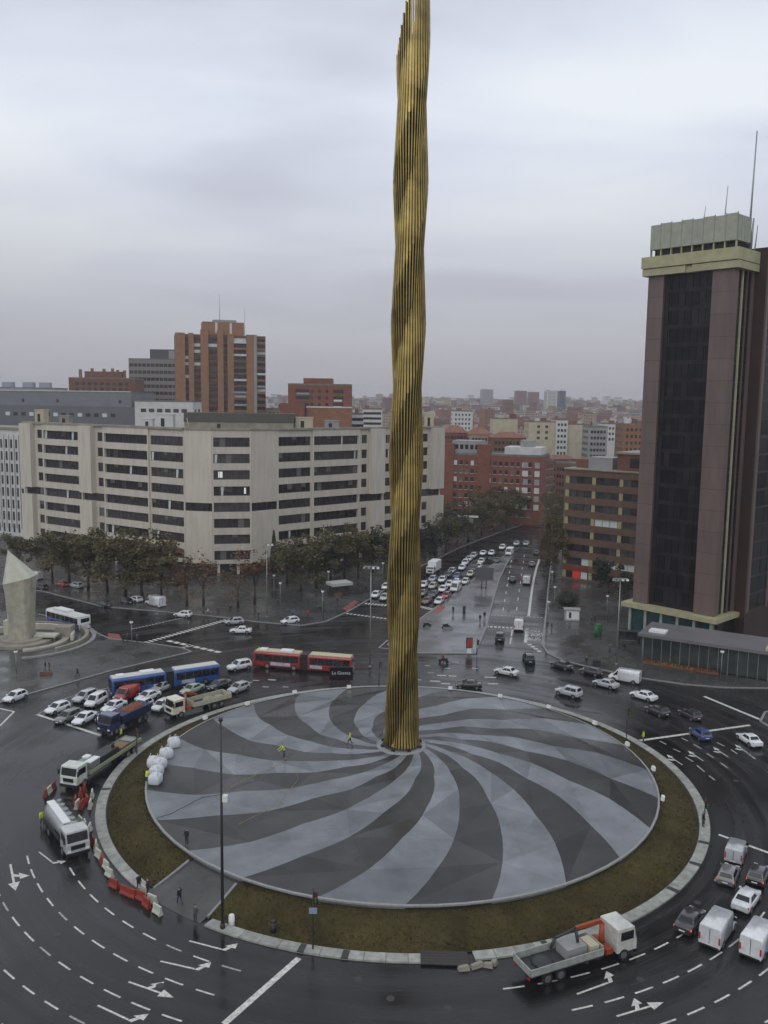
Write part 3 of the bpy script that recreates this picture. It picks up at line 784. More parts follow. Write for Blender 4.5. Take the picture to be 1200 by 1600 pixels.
# things on its roof: plant rooms and tanks
def roof_box(name, label, px0, px1, ytop, Y, dep, m, z0=H - 0.35, cat='roof plant', cap=None, ct=.22):
    a, b_ = ad(px0, ytop, Y), ad(px1, ytop, Y); zt = (a.z + b_.z) / 2
    o = root(name, label, cat, (a.x, a.y, z0)); W = (b_ - a).length
    MB().box(0, W, 0, dep, 0, zt - z0).build('housing', m, o)
    MB().box(-0.15, W + 0.15, -0.15, dep + 0.15, zt - z0 + 0.003, zt - z0 + ct).build('lid', cap or m, o)
    MB().box(W * 0.3, W * 0.3 + min(1.0, W * .3), -0.05, 0.05, (zt - z0) * 0.15, (zt - z0) * 0.75).build('hatch', M_DARKIN, o)
    return o
pent = roof_box('roof_penthouse', 'long grey plant room with a dark top on the white office roof', 288, 458, 660, 250, 7, M_CONC2, cap=mat('dark roof felt', (0.085, 0.085, 0.072), 0.9, var=0.25), ct=2.6)
roof_box('roof_penthouse', 'small square concrete stair head above the west end of the office roof', 54, 68, 641, 272, 4, M_CREAM)
roof_box('roof_tank', 'white boxy tank on the office roof beside the ladder frame', 243, 270, 648, 246, 3, M_WHITE)
roof_box('roof_tank', 'cream cube tank on the office roof right of the plant room', 462, 488, 653, 252, 3, M_CREAM)
roof_box('roof_unit', 'grey air unit on the office roof behind the cream tank', 507, 529, 658, 262, 3, M_GREY)
roof_box('roof_unit', 'squat block on the office roof seen right of the gilded column', 664, 678, 647, 290, 3, M_CREAM)
roof_box('roof_unit', 'low concrete hatch housing on the west wing roof', 92, 108, 650, 268, 3, M_CONC2)
roof_box('roof_unit', 'small pale cabinet on the office roof left of the white tank', 222, 238, 655, 250, 2.5, M_WHITE)
rf = root('roof_ladder_frame', 'thin slanting ladder frame standing on the office roof', 'ladder', tuple(ad(288, 668, 243)))
for s_ in (0, 1.6): MB().tube([(s_, 0, -1.6), (s_ - 0.9, 0, 2.6)], 0.09).build('rail', M_CREAM, rf)
MB().tube([(-0.4, 0, 0.2), (1.2, 0, 0.2)], 0.07).build('rung', M_CREAM, rf)

# ------------------------------------------------------------------ generic block
def block(name, label, A, B, dep, H, wall, roof=None, rows=0, cols=0, ww=1.2, wh=1.5, top=1.6, pitch=3.2, each=False, wmat=None, sill=None, group=None, z0=0.0, cat='building', sides=True, gable=0.0, margin=0.08, roofm=None, bands=None):
    """root at the left end of its front; +x along the front, +y into the block"""
    loc, rz, W = frame_of(Vector(A), Vector(B))
    o = root(name, label, cat, (loc[0], loc[1], z0), rz, group)
    MB().box(0, W, 0, dep, -0.4, H).build('wall', wall, o)
    if gable > 0:
        g = MB(); e_ = 0.4
        g.add([(-e_, -e_, H + .02), (W + e_, -e_, H + .02), (W + e_, dep + e_, H + .02), (-e_, dep + e_, H + .02), (min(W, dep) * .35, dep / 2, H + gable), (W - min(W, dep) * .35, dep / 2, H + gable)], [(0, 1, 5, 4), (1, 2, 5), (2, 3, 4, 5), (3, 0, 4), (3, 2, 1, 0)])
        g.build('roof', roofm or M_TILE, o)
    else:
        r_ = MB(); r_.box(0.25, W - .25, 0.25, dep - .25, H + .003, H + .12)
        for q in ((-.05, W + .05, -.05, .25), (-.05, W + .05, dep - .25, dep + .05), (-.05, .25, .25, dep - .25), (W - .25, W + .05, .25, dep - .25)):
            r_.box(*q, H + .003, H + .75)
        r_.build('roof', roofm or M_ROOF, o)
        if name == 'city_block':
            hr = random.Random(int(loc[0] * 7 + loc[1]))
            for q in range(hr.choice((1, 2, 3))):
                xw, yw = hr.uniform(1.5, max(1.8, W * .3)), hr.uniform(1.5, 4.0); xx = hr.uniform(.6, max(.7, W - xw - .6)); yy = hr.uniform(.8, max(.9, dep - yw - 1))
                MB().box(xx, xx + xw, yy, yy + yw, H + .121, H + hr.uniform(1.4, 3.2)).build('roof_hut', hr.choice((M_BRICKB, M_GREY, M_WHITE, M_TILE, wall)), o)
    if rows and cols:
        wm = wmat or M_WIN
        m = MB()
        for face in range(2 if sides else 1):
            Ln = W if face == 0 else dep
            cc = cols if face == 0 else max(1, int(cols * dep / W))
            for i in range(cc):
                x = Ln * (margin + (1 - 2 * margin) * ((i + .5) / cc))
                for j in range(rows):
                    zc = H - top - pitch * j
                    if zc - wh < 0.3: continue
                    t = m if not each else MB()
                    mi = random.randrange(len(wm)) if not each else 0
                    for f2 in ((0,) if face == 0 else (1, 2)):
                        if f2 == 0: t.box(x - ww / 2, x + ww / 2, -0.03, 0.1, zc - wh, zc, mi)
                        elif f2 == 1: t.box(W - 0.1, W + 0.03, x - ww / 2, x + ww / 2, zc - wh, zc, mi)
                        else: t.box(-0.03, 0.1, x - ww / 2, x + ww / 2, zc - wh, zc, mi)
                    if sill is not None and face == 0: t.box(x - ww / 2 - .15, x + ww / 2 + .15, -0.18, -0.032, zc - wh - .15, zc - wh, len(wm) if not each else 1)
                    if each and face == 0: t.build('window', [random.choice(wm)] + ([sill] if sill else []), o)
                    elif each:
                        for f_, i_ in zip(t.f, range(len(t.f))): pass
                        t.build('window', [random.choice(wm)], o)
        if not each:
            wo_ = m.build('windows', list(wm) + ([sill] if sill else []), o); wo_['kind'] = 'stuff'
    if bands:
        for j in range(bands[0]):
            zc = H - bands[1] - bands[2] * j
            if zc < 1: break
            MB().box(-.12, W + .12, -.14, dep + .12, zc - bands[3], zc).build('balcony_band', bands[4], o)
    return o

# ------------------------------------------------------------------ buildings beyond the office (left)
sl_ = root('slotted_building', 'white facade of narrow vertical slot windows at the far left edge', 'building', (0, 0, 0))
A, B = xy(-60, 305), xy(46, 291)
loc, rz, W = frame_of(A, B); sl_.location = loc; sl_.rotation_euler = (0, 0, rz)
zt = ad(20, 672, 292).z
MB().box(0, W, 0.3, 14, -.3, zt).build('wall', M_WHITE, sl_)
nfin = 14
for i in range(nfin):
    x = W * (i + .5) / nfin
    for j in range(8):
        z = zt - 3.2 - 4.05 * j
        MB().box(x - .42, x + .42, 0.25, .34, z - 2.9, z).build('window', M_WIN[i % 3], sl_)
for i in range(nfin + 1):
    x = W * i / nfin
    MB().box(x - .28, x + .28, -0.1, .298, 3.0, zt - 1.6).build('fin', M_WHITE, sl_)
MB().box(-.1, W + .1, -.15, 14, zt + .003, zt + .8).build('roof', M_CONC2, sl_)

gb = block('metal_clad_hall', 'long grey metal clad hall behind the office roof with a row of small windows', xy(-60, 420), xy(208, 400), 22, ad(100, 614, 412).z, mat('grey metal cladding', (0.17, 0.18, 0.195), 0.5, var=0.1, scale=0.2, metal=0.2), rows=0)
loc, rz, W = frame_of(xy(-60, 420), xy(208, 400)); hh = ad(100, 614, 412).z
MB().box(0, W + 4.5, -2.2, -.003, 20, hh - 5.8).build('lower_wall', mat('dark grey cladding', (0.115, 0.12, 0.13), 0.5, var=0.1, scale=0.2), gb)
for i in range(14):
    MB().box(W * (.30 + .046 * i) , W * (.30 + .046 * i) + 2.2, -2.26, -2.1, hh - 10.6, hh - 9.0).build('window', M_WIN[0] if i % 3 else M_BLIND_GLINT, gb)
for f in (.38, .58, .93): MB().box(W * f, W * f + 1.3, -.06, .1, hh - 4.4, hh - 2.9).build('vent', M_DARKIN, gb)
MB().box(W * .05, W * .98, 1, 3, hh + .76, hh + 1.1).build('roof_rail', M_WHITE, gb)
wl = block('white_annex', 'low white roofed annex between the metal clad hall and the brick tower', xy(213, 395), xy(303, 392), 12, ad(250, 628, 394).z, M_WHITE, rows=1, cols=6, ww=2.5, wh=1.6, top=3)
fl = block('pale_flat_block', 'pale flat block with rooftop units at the far left skyline', xy(-40, 600), xy(90, 600), 25, ad(45, 607, 600).z, M_GREY, rows=1, cols=10, ww=3, wh=1.5, top=2.5)
for i, f in enumerate((.35, .6, .8)):
    MB().box(W * 0 + 56 * f, 56 * f + 7, 4, 9, ad(45, 607, 600).z + .8, ad(45, 607, 600).z + 4.2).build('roof_unit', mat('bluish roof unit', (0.28, 0.30, 0.36), 0.6, var=0.2), fl)
db = block('dark_brick_block', 'low dark brick block with rooftop chimneys left of the banded slab tower', xy(112, 520), xy(214, 520), 20, ad(160, 592, 520).z, M_BRICKB, rows=4, cols=9, ww=2.0, wh=1.7, top=2.0, each=True, sides=False)
zt = ad(160, 592, 520).z
MB().box(8, 30, 4, 12, zt + .8, zt + 4.4).build('roof_storey', M_BRICKB, db)
for x, h in ((5, 5.5), (12, 6.2), (19, 6.0), (24, 6.3), (27, 5.4), (31, 5.2)): MB().box(x - .7, x + .7, 5, 6.6, zt + .8, zt + h).build('chimney', M_BRICKO, db)
sb = block('banded_slab_tower', 'grey slab tower with dark horizontal window bands beside the brick tower', xy(205, 560), xy(279, 560), 18, ad(240, 562, 560).z, mat('grey brown panels', (0.20, 0.175, 0.16), 0.7, var=0.1), rows=0)
zt = ad(240, 562, 560).z; W = (xy(279, 560) - xy(205, 560)).length
for j in range(9):
    m = MB(); z = zt - 2.4 - 4.35 * j
    m.box(0.3, W - .3, -.06, .1, z - 2.0, z, 0)
    for q in range(12): m.box(.3 + (W - .6) * q / 11 - .12, .3 + (W - .6) * q / 11 + .12, -.14, -.062, z - 2.0, z, 1)
    m.build('window_band', [M_WIN[j % 2], M_GREY], sb)
MB().box(W * .42, W * .95, 3, 12, zt + .8, zt + 6.6).build('roof_storey', mat('dark roof storey', (0.06, 0.055, 0.06), 0.6), sb)
MB().box(W * .82, W * .99, 2.0, 2.9, zt + .8, zt + 5.8).build('roof_panel', M_GREY, sb)

# brick apartment tower
bt = root('brick_tower', 'tall orange brick apartment tower with vertical piers and two masts', 'building')
A, B = xy(277, 470), xy(416, 482); loc, rz, W = frame_of(A, B); bt.location = loc; bt.rotation_euler = (0, 0, rz)
zt = ad(340, 522, 478).z; zr = ad(340, 503, 478).z
M_BTW = mat('tan brick', (0.27, 0.140, 0.075), 0.85, var=0.2, scale=0.5, detail=8)
MB().box(0, W, 1.2, 22, -.3, zt - .5).build('wall', M_BRICKB, bt)
edges = [(0, .105), (.145, .20), (.275, .36), (.46, .525), (.57, .64), (.78, .90)]
for a, b_ in edges: MB().box(W * a, W * b_, -.6, 1.198, -.3, zt + (2 if .2 < a < .5 else 0)).build('pier', M_BTW, bt)
MB().box(W * .865, W * .895, -.75, -.603, 0, zt).build('drain_strip', M_GREY, bt)
MB().box(W * .30, W * .76, 2.0, 16, zt - .5, zr).build('roof_storey', M_BTW, bt)
for f in (.44, .60): MB().box(W * f, W * f + 1.2, 1.85, 1.99, zt + .3, zr - .4).build('roof_panel', M_WHITE, bt)
MB().box(W * .42, W * .68, 4, 12, zr + .003, zr + 1.3).build('roof_cap', M_GREY, bt)
for a, b_ in ((.105, .145), (.20, .275), (.36, .46), (.525, .57), (.64, .78), (.90, .995)):
    for j in range(15):
        z = zt - 2.0 - 3.3 * j
        m = random.choice((M_WIN[0], M_WIN[1], M_WIN[2], M_WIN[1], M_BLIND_GLINT)) if j % 2 or random.random() < .7 else M_WIN[0]
        MB().box(W * a + .05, W * b_ - .05, .9, 1.19, z - 1.6, z).build('window', m, bt)
        if a >= .6:
            pm = random.choice((M_BRICKB, M_BRICKB, M_GREY, M_WHITE, M_BRICKO))
            MB().box(W * a + .05, W * b_ - .05, -.9, -.7, z - 2.75, z - 1.7).build('balcony_front', pm, bt)
            MB().box(W * a + .05, W * b_ - .05, -.7, .9, z - 2.9, z - 2.76).build('balcony_slab', M_GREY, bt)
for x, h in ((W * .5, 15), (W * .78, 10)):
    MB().cyl((x, 8, zr if h > 12 else zt - .5), (x, 8, zr + h - (0 if h > 12 else 2)), .16, .08, 6).build('roof_mast', M_STEEL, bt)

rb = block('red_brick_block', 'bright red brick apartment block with balconies above the office roof', xy(450, 420), xy(547, 420), 16, ad(500, 602, 420).z, M_BRICK, rows=7, cols=7, ww=1.3, wh=1.5, top=2.0, pitch=3.1, each=True, sides=False)
zt = ad(500, 602, 420).z; W = (xy(547, 420) - xy(450, 420)).length
MB().box(W * .24, W * .70, 1.5, 12, zt + .8, zt + 3.3).build('roof_storey', M_BRICK, rb)
for a, b_ in ((.14, .34), (.73, .86)):
    for j in range(6):
        z = zt - 2.2 - 3.1 * j
        MB().box(W * a, W * b_, -.05, .1, z - 2.2, z + .2).build('balcony_shade_panel', M_DARKIN, rb)  # flat dark panel painted as the shade inside a balcony
        MB().box(W * a, W * b_, -.2, -.053, z - 2.2, z - 1.3).build('balcony_front', random.choice((M_GREY, M_BLIND_GLINT, M_BRICKB)), rb)
MB().box(W * -.1, W * .28, -6, -.3, 20, zt - 8.5).build('low_wing', M_BRICK, rb)
MB().box(W * .30, W * 1.02, -3, -.3, 20, zt - 10.5).build('terrace_wing', M_BRICKO, rb)
MB().box(W * .30, W * 1.02, -3.2, 0, zt - 10.497, zt - 9.9).build('terrace_edge', M_WHITE, rb)

# ------------------------------------------------------------------ red brick housing at the end of the boulevard
lb = block('brick_housing', 'long red brick housing block with white shuttered windows at the boulevard bend', xy(686, 352), xy(845, 338), 18, ad(770, 712, 345).z, M_BRICK, rows=7, cols=15, ww=1.25, wh=1.7, top=2.2, pitch=3.25, each=True, sill=M_WHITE, wmat=[M_HALF, M_WIN[1], M_WIN[2], M_BLIND_GLINT, M_WIN[1]], sides=False)
zt = ad(770, 712, 345).z; W = (xy(845, 338) - xy(686, 352)).length
MB().box(W * .12, W * .40, 1, 10, zt + .76, zt + 5.5).build('roof_storey', M_GREY, lb)
for i in range(5): MB().box(W * (.15 + .05 * i), W * (.15 + .05 * i) + 1.3, .9, .999, zt + 2.2, zt + 4.0).build('roof_window', M_WIN[0], lb)
for f in (.02, .38): MB().box(W * f, W * f + 5.2, -.5, 3, 0, zt + 4.3).build('brick_pier', M_BRICK, lb)
MB().box(W * .64, W * .99, 1, 12, zt + .76, zt + 3.6).build('terrace_storey', M_WHITE, lb)
MB().box(W * .78, W * .9, 3, 9, zt + 3.603, zt + 6.2).build('stair_head', M_GREY, lb)
for f in (.83, .94):
    for j in range(6): MB().box(W * f, W * f + 1.9, -.3, -.04, zt - 4.3 - 3.25 * j, zt - 2.1 - 3.25 * j).build('balcony_front', M_WHITE if j % 2 else M_GREY, lb)
block('narrow_brick_block', 'narrow dark brick block turned along the side street past the housing', xy(847, 346), xy(865, 356), 20, ad(855, 722, 345).z, M_BRICKB, rows=6, cols=4, each=True, sides=False, sill=M_WHITE)
block('tan_corner_house', 'brown corner house between the housing and the banded office', xy(867, 382), xy(892, 372), 14, ad(880, 726, 372).z, M_BRICKB, rows=6, cols=5, each=True, sides=False)

# ------------------------------------------------------------------ brown office with yellow piers (right of the boulevard)
bo = root('brown_office', 'brown banded office with yellow piers and a red shop at street level', 'building')
A, B = Vector((48.4, 234.5)), Vector((76, 212.5)); loc, rz, W = frame_of(A, B); bo.location = loc; bo.rotation_euler = (0, 0, rz)
zt = ad(888, 733, 234).z
M_BRB = mat('brown spandrel', (0.125, 0.070, 0.045), 0.75, var=0.2, scale=0.8)
M_YEL = mat('yellow pier', (0.36, 0.31, 0.16), 0.75, var=0.2)
MB().box(0, W, .5, 24, -.3, zt - .3).build('core', M_DARKIN, bo)
MB().box(-.4, -.003, -.05, 24, -.3, zt).build('side_wall', mat('side render', (0.14, 0.10, 0.085), .8, var=.2), bo)
pitch = 3.62; bw = 7.55; nb = int(W / bw) + 1
for j in range(9):
    z = zt - pitch * j
    MB().box(0, W, -.25, .498, z - 1.75, z).build('spandrel', M_BRB, bo)
for i in range(nb + 1):
    x = min(W, .5 + bw * i)
    for j in range(8): MB().box(x - .5, x + .5, -.12, .49, zt - pitch * (j + 1), zt - pitch * j - 1.753).build('pier', M_YEL, bo)
for j in range(8):
    z1 = zt - pitch * j - 1.75; z0 = zt - pitch * (j + 1)
    if z0 < 3: break
    for i in range(nb):
        for q in range(3):
            x0 = 1.1 + bw * i + (bw - 1.2) * q / 3; x1 = x0 + (bw - 1.2) / 3 - .12
            if x1 > W: continue
            m = M_BLIND_GLINT if (j == 6 and random.random() < .7) or (j == 3 and i == 1) else random.choice(M_WIN)
            MB().box(x0, x1, .15, .3, z0 + .02, z1 - .02).build('window', m, bo)
MB().box(-.5, W + .2, -.6, 24, zt + .003, zt + .35).build('roof', M_CONC2, bo)
MB().box(1.2, 5, 3, 8, zt + .353, zt + 2.6).build('stair_head', M_BRICKB, bo)
MB().box(5.3, 12, 2, 8, zt + .353, zt + 3.4).build('plant_room', M_GREY, bo)
MB().box(13.5, W, 1.5, 14, zt + .353, zt + 4.6).build('roof_storey', M_BRICKB, bo)
MB().box(13.2, W, 1.0, 14.5, zt + 4.603, zt + 5.1).build('roof_storey_cap', M_CONC2, bo)
MB().box(17, 22, 1.3, 1.495, zt + 1.2, zt + 3.6).build('roof_window', M_WIN[0], bo)
M_SHOP = mat('glowing red shop front', (0.50, 0.03, 0.02), 0.45, emit=((1.0, 0.06, 0.03), 0.10))  # red door colour with a faint glow of its own added
MB().box(.6, 7.4, -.4, .1, 3.0, 3.9).build('shop_sign', mat('dull red sign', (0.22, 0.03, 0.022), .5), bo)
MB().box(3.0, 5.2, -.2, .1, .2, 2.95).build('shop_door', M_SHOP, bo)
MB().box(.8, 2.8, -.1, .1, .4, 2.9).build('shop_window', M_WIN[0], bo)
MB().box(5.4, 7.2, -.1, .1, .4, 2.9).build('shop_window', M_BLIND_GLINT, bo)
for i in range(1, 4): MB().box(.9 + bw * i, bw * (i + 1) - .2, -.1, .1, .3, 3.0).build('shop_window', M_WIN[1], bo)

# ------------------------------------------------------------------ dark glass tower
tw = root('glass_tower', 'dark glass tower with pinkish granite piers and a beige crown', 'building')
A, B = Vector((51.3, 177.2)), Vector((63.2, 164.6)); loc, rz, W = frame_of(A, B); tw.location = loc; tw.rotation_euler = (0, 0, rz)
ZB, ZP = 71.8, 7.0; D1, D2 = 7.6, 34.0
M_GRAN = mat('brown granite', (0.130, 0.090, 0.080), 0.5, var=0.18, scale=0.5, detail=8, cscale=(1.5, 1.5, .2), obj_var=.06)
M_CROWN = mat('beige stone band', (0.36, 0.34, 0.20), 0.7, var=0.15, scale=0.6)
M_CROWN2 = mat('grey louvre screen', (0.31, 0.325, 0.255), 0.65, var=0.12, scale=0.8)
TG = [mat('tower glass %d' % i, (0.008 + .006 * i, 0.008 + .004 * i, 0.010 + .004 * i), 0.14 + .05 * i, var=.5, scale=.4, spec=.15) for i in range(3)]
MB().box(.4, W - .4, .8, D1, .13, ZB).build('core', M_DARKIN, tw)
for a, b_ in ((0, .19), (.76, 1.0)):
    for j in range(16):
        z0_, z1_ = ZP + (ZB - ZP) * j / 16, ZP + (ZB - ZP) * (j + 1) / 16
        MB().box(W * a, W * b_, -.3, 1.6, z0_ + .03, z1_ - .03).build('granite_panel', M_GRAN, tw)
    MB().box(W * a + .05, W * b_ - .05, -.25, 1.55, ZP, ZB).build('pier_core', M_DARKIN, tw)
    MB().box(W * a + .02, W * b_ - .02, -.1, 1.6, .13, ZP - .003).build('granite_pier', M_CROWN2, tw)
MB().box(W * .19 + .003, W * .245, .35, .75, ZP, ZB).build('mullion_strip', TG[2], tw)
nf = 19; fh = (ZB - ZP) / nf
for j in range(nf):
    z = ZP + fh * j
    MB().box(W * .19, W * .76, .45, .797, z, z + .75).build('spandrel_band', TG[2], tw)
    for q in range(7):
        x0 = W * .19 + W * .57 * q / 7
        MB().box(x0 + .06, x0 + W * .57 / 7 - .06, .55, .79, z + .753, z + fh).build('glass_pane', random.choice((TG[0], TG[0], TG[0], TG[1], TG[1], TG[2])), tw)
# right hand return face
for j in range(nf):
    z = ZP + fh * j
    for q in range(4):
        y0 = 1.7 + (D1 - 1.9) * q / 4
        MB().box(W - .39, W - .2, y0 + .06, y0 + (D1 - 1.9) / 4 - .06, z + .1, z + fh - .02).build('glass_pane', random.choice(TG), tw)
for y0, w_, m in ((3.0, .45, M_CROWN), (5.0, .3, M_GRAN), (6.9, .6, M_GRAN)):
    MB().box(W - .3, W + .05, y0, y0 + w_, ZP, ZB).build('vertical_fin', m, tw)
# crown
cr = MB()
for q in ((-1.0, W * .46, 0), (W * .54, W + 1.0, 0)): cr.box(q[0], q[1], -1.0, 1.0, ZB + .003, ZB + 1.3)
cr.box(W * .46 + .01, W * .54 - .01, -.6, 1.0, ZB + .003, ZB + 1.3)
cr.box(W - 1.0, W + 1.0, 1.003, D1, ZB + .003, ZB + 1.3)
cr.build('crown_lower_band', M_CROWN, tw)
MB().box(-1.2, W + 1.0, -1.2, D1, ZB + 1.45, ZB + 3.6).build('crown_band', M_CROWN, tw)
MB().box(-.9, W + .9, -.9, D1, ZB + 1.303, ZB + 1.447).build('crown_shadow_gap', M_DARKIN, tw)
MB().box(.6, W - .6, .6, D1 - 1, ZB + 3.603, ZB + 5.0).build('crown_core', M_DARKIN, tw)
for i in range(9): MB().box(W * i / 8 * .985 - .15 + .15, W * i / 8 * .985 + .2, -.2, .3, ZB + 3.603, ZB + 5.0).build('crown_post', M_CROWN, tw)
for i in range(8):
    x0, x1 = W * i / 8 + .04, W * (i + 1) / 8 - .04
    MB().box(x0, x1, -.35, -.1, ZB + 5.003, ZB + 9.6 + (.15 if i % 2 else 0)).build('screen_panel', M_CROWN2, tw)
    MB().box(x1 + .005, x1 + .075, -.42, -.1, ZB + 5.003, ZB + 9.9).build('screen_post', M_GREY, tw)
for i in range(4):
    y0 = -.1 + (D1 - 2.5) * i / 4
    MB().box(W - .1, W + .15, y0 + .04, y0 + (D1 - 2.5) / 4 - .04, ZB + 5.003, ZB + 9.5).build('screen_panel', M_CROWN2, tw)
MB().box(.2, W - .2, 0, D1 - 2.7, ZB + 5.003, ZB + 8.8).build('plant_room', M_GREY, tw)
for x, y, z0, z1, r in ((W * .52, 3, ZB + 8.8, ZB + 12.5, .09), (W * .76, 3, ZB + 8.8, ZB + 15.5, .12), (W * .97, 5.6, ZB + 3.6, ZB + 25, .22), (W * 1.0, 5.4, ZB + 3.6, ZB + 9.5, .3), (W * 1.0, 7.2, ZB + 3.6, ZB + 8.5, .14)):
    MB().cyl((x, y, z0), (x + .3, y, z1), r, r * .5, 6).build('antenna', M_GREY if r < .2 else M_STEEL, tw)
# set-back second block of the same tower
MB().box(W - 6, W + 2.4, D1 + .05, D2, .13, ZB + 4.4).build('rear_block', mat('dark brown cladding', (.035, .016, .012), .5, var=.3, scale=.3), tw)
for j in range(nf + 1):
    z = ZP + fh * j
    for q in range(6):
        y0 = D1 + 1.2 + (D2 - D1 - 2) * q / 6
        MB().box(W + 2.25, W + 2.5, y0 + .1, y0 + (D2 - D1 - 2) / 6 - .1, z + .4, z + fh - .1).build('glass_pane', random.choice(TG), tw)
for f in (0, .34, .67, .97): MB().box(W + 2.2, W + 2.75, D1 + .1 + (D2 - D1 - 1) * f, D1 + .9 + (D2 - D1 - 1) * f, ZP, ZB + 3).build('granite_pier', M_GRAN, tw)
for q in range(3):
    xa = W - 5.8 + q * 2.75
    MB().box(xa, xa + .5, D1 - .25, D1 + .04, ZP, ZB + 3).build('granite_pier', M_GRAN, tw)
# canopy round the foot of the tower
MB().box(-1.6, W + 1.4, -2.0, D1 * .5, ZP - .9, ZP + .0).build('podium_canopy', M_CROWN, tw)
MB().box(W - 2, W + 1.4, D1 * .5 + .003, 22, ZP - .9, ZP).build('podium_canopy', M_CROWN, tw)
MB().box(W + 1.403, W + 14, 20, 22, ZP - .9, ZP).build('podium_canopy', M_CROWN, tw)
TEAL = mat('teal lobby glass', (0.012, 0.05, 0.055), 0.12, var=.5, scale=.5)
for i in range(5):
    MB().box(W * i / 5 + .1, W * (i + 1) / 5 - .1, -.8, -.6, .3, ZP - .95).build('lobby_glass', TEAL, tw)
for i in range(6): MB().box(W * i / 5 - .25, W * i / 5 + .25, -1.2, -.5, .13, ZP - .903).build('lobby_pillar', M_CROWN2, tw)
for i in range(6): MB().box(W + .3, W + .5, i * 3.5 + .2, i * 3.5 + 3.2, .3, ZP - .95).build('lobby_glass', TG[1], tw)

# ------------------------------------------------------------------ glass pavilion in front of the tower
pv = root('glass_pavilion', 'long low glass pavilion with a flat grey roof at the foot of the tower', 'pavilion')
A, B = Vector(P2(1004, 1034)), Vector(P2(1215, 1068)); loc, rz, W = frame_of(A, B); pv.location = loc; pv.rotation_euler = (0, 0, rz)
hp = 5.0
MB().box(-.8, W + 10, -1.2, 9, hp, hp + .55).build('roof', mat('grey zinc roof', (0.155, 0.145, 0.15), 0.45, var=.12, scale=.3), pv)
MB().box(.2, W + 9, 7.5, 8.3, .13, hp - .003).build('back_wall', M_DARKIN, pv)
MB().box(.2, 1.2, 1, 7.4, .13, hp - .003).build('end_wall', M_DARKIN, pv)
PG = mat('pavilion glass', (0.035, 0.042, 0.04), 0.10, var=.4, scale=.5)
n = 14
for i in range(n):
    x0, x1 = W * i / n, W * (i + 1) / n
    MB().box(x0 + .06, x1 - .06, 0, .06, .35, hp - .01).build('glass_pane', PG, pv)
    MB().box(x0 - .05, x0 + .05, -.08, .14, .13, hp - .005).build('mullion', M_STEEL, pv)
MB().box(.6, 3.6, .8, 3, hp + .553, hp + .9).build('roof_light', M_WHITEP, pv)
MB().box(W - 2.2, W + 1, -.6, 2, hp + .553, hp + .95).build('roof_light', M_CREAM, pv)
fb = root('flower_bed', 'row of orange and yellow flowers along the pavilion front', 'flower bed', loc, rz)
MB().box(.3, 13.5, -1.15, -.25, .13, .4).build('soil_trough', M_BRICKB, fb)
m = MB(); rg = random.Random(9)
for i in range(900):
    x, y = rg.uniform(.4, 13.4), rg.uniform(-1.1, -.3); z = .4; h = rg.uniform(.15, .5); w_ = .09
    a = rg.uniform(0, 3.14)
    m.add([(x - math.cos(a) * w_, y - math.sin(a) * w_, z), (x + math.cos(a) * w_, y + math.sin(a) * w_, z), (x + rg.uniform(-.1, .1), y + rg.uniform(-.1, .1), z + h)], [(0, 1, 2)], rg.choice((0, 0, 1, 2) if 2 < x < 9 else (0, 2, 2)))
fo = m.build('flowers', [mat('leaf green dull', (.05, .06, .02), .8), mat('yellow petals', (.42, .24, .03), .7), mat('orange petals', (.32, .08, .02), .7)], fb); fo['kind'] = 'stuff'

# ------------------------------------------------------------------ stone monument (left)
mo = root('stone_monument', 'tall tapering stone monument with a slanted faceted top', 'monument', (-69.1, 165.0, 0))
M_STONE = mat('pale monument stone', (0.36, 0.34, 0.265), 0.75, var=0.28, scale=0.7, detail=8)
M_STONE2 = mat('pale carved stone', (0.46, 0.46, 0.37), 0.7, var=0.12, scale=0.8)
rings = []
def oct_ring(w, d, z, cut, dz=None):
    p = [(-w, -d + cut), (-w + cut, -d), (w - cut, -d), (w, -d + cut), (w, d - cut), (w - cut, d), (-w + cut, d), (-w, d - cut)]
    return [(x, y, z + (dz(x, y) if dz else 0)) for x, y in p]
rings = [oct_ring(2.0, 2.0, 0.3, .3), oct_ring(1.95, 1.95, 1.2, .35), oct_ring(2.05, 2.0, 5, .5), oct_ring(2.35, 2.2, 9.5, .75), oct_ring(2.7, 2.4, 12.4, .9, lambda x, y: .25 * x)]
MB().loft(rings, smooth=False).build('shaft', M_STONE, mo)
cap = MB(); base = oct_ring(2.72, 2.42, 12.403, .9, lambda x, y: .25 * x); apex = (-2.35, .6, 17.9)
cap.add(base + [apex], [(i, (i + 1) % 8, 8) for i in range(8)]); cap.build('slanted_cap', M_STONE2, mo)
b = MB()
for i in range(16):
    t0, t1 = R(i * 22.5), R(i * 22.5 + 22.5)
    for r0, r1, z0, z1 in ((0, 5.6, .13, .75), (0, 4.0, .75, 1.15)):
        b.add([(r0 * math.cos(t0), r0 * math.sin(t0), z1), (r1 * math.cos(t0), r1 * math.sin(t0), z1), (r1 * math.cos(t1), r1 * math.sin(t1), z1), (r1 * math.cos(t0), r1 * math.sin(t0), z0), (r1 * math.cos(t1), r1 * math.sin(t1), z0)], [(0, 1, 2), (1, 3, 4, 2)])
b.build('stepped_base', M_CONC2, mo)
bc = root('curved_terrace_wall', 'curved low concrete terrace walls and benches around the stone monument', 'terrace wall', (-69.1, 166.0, 0))
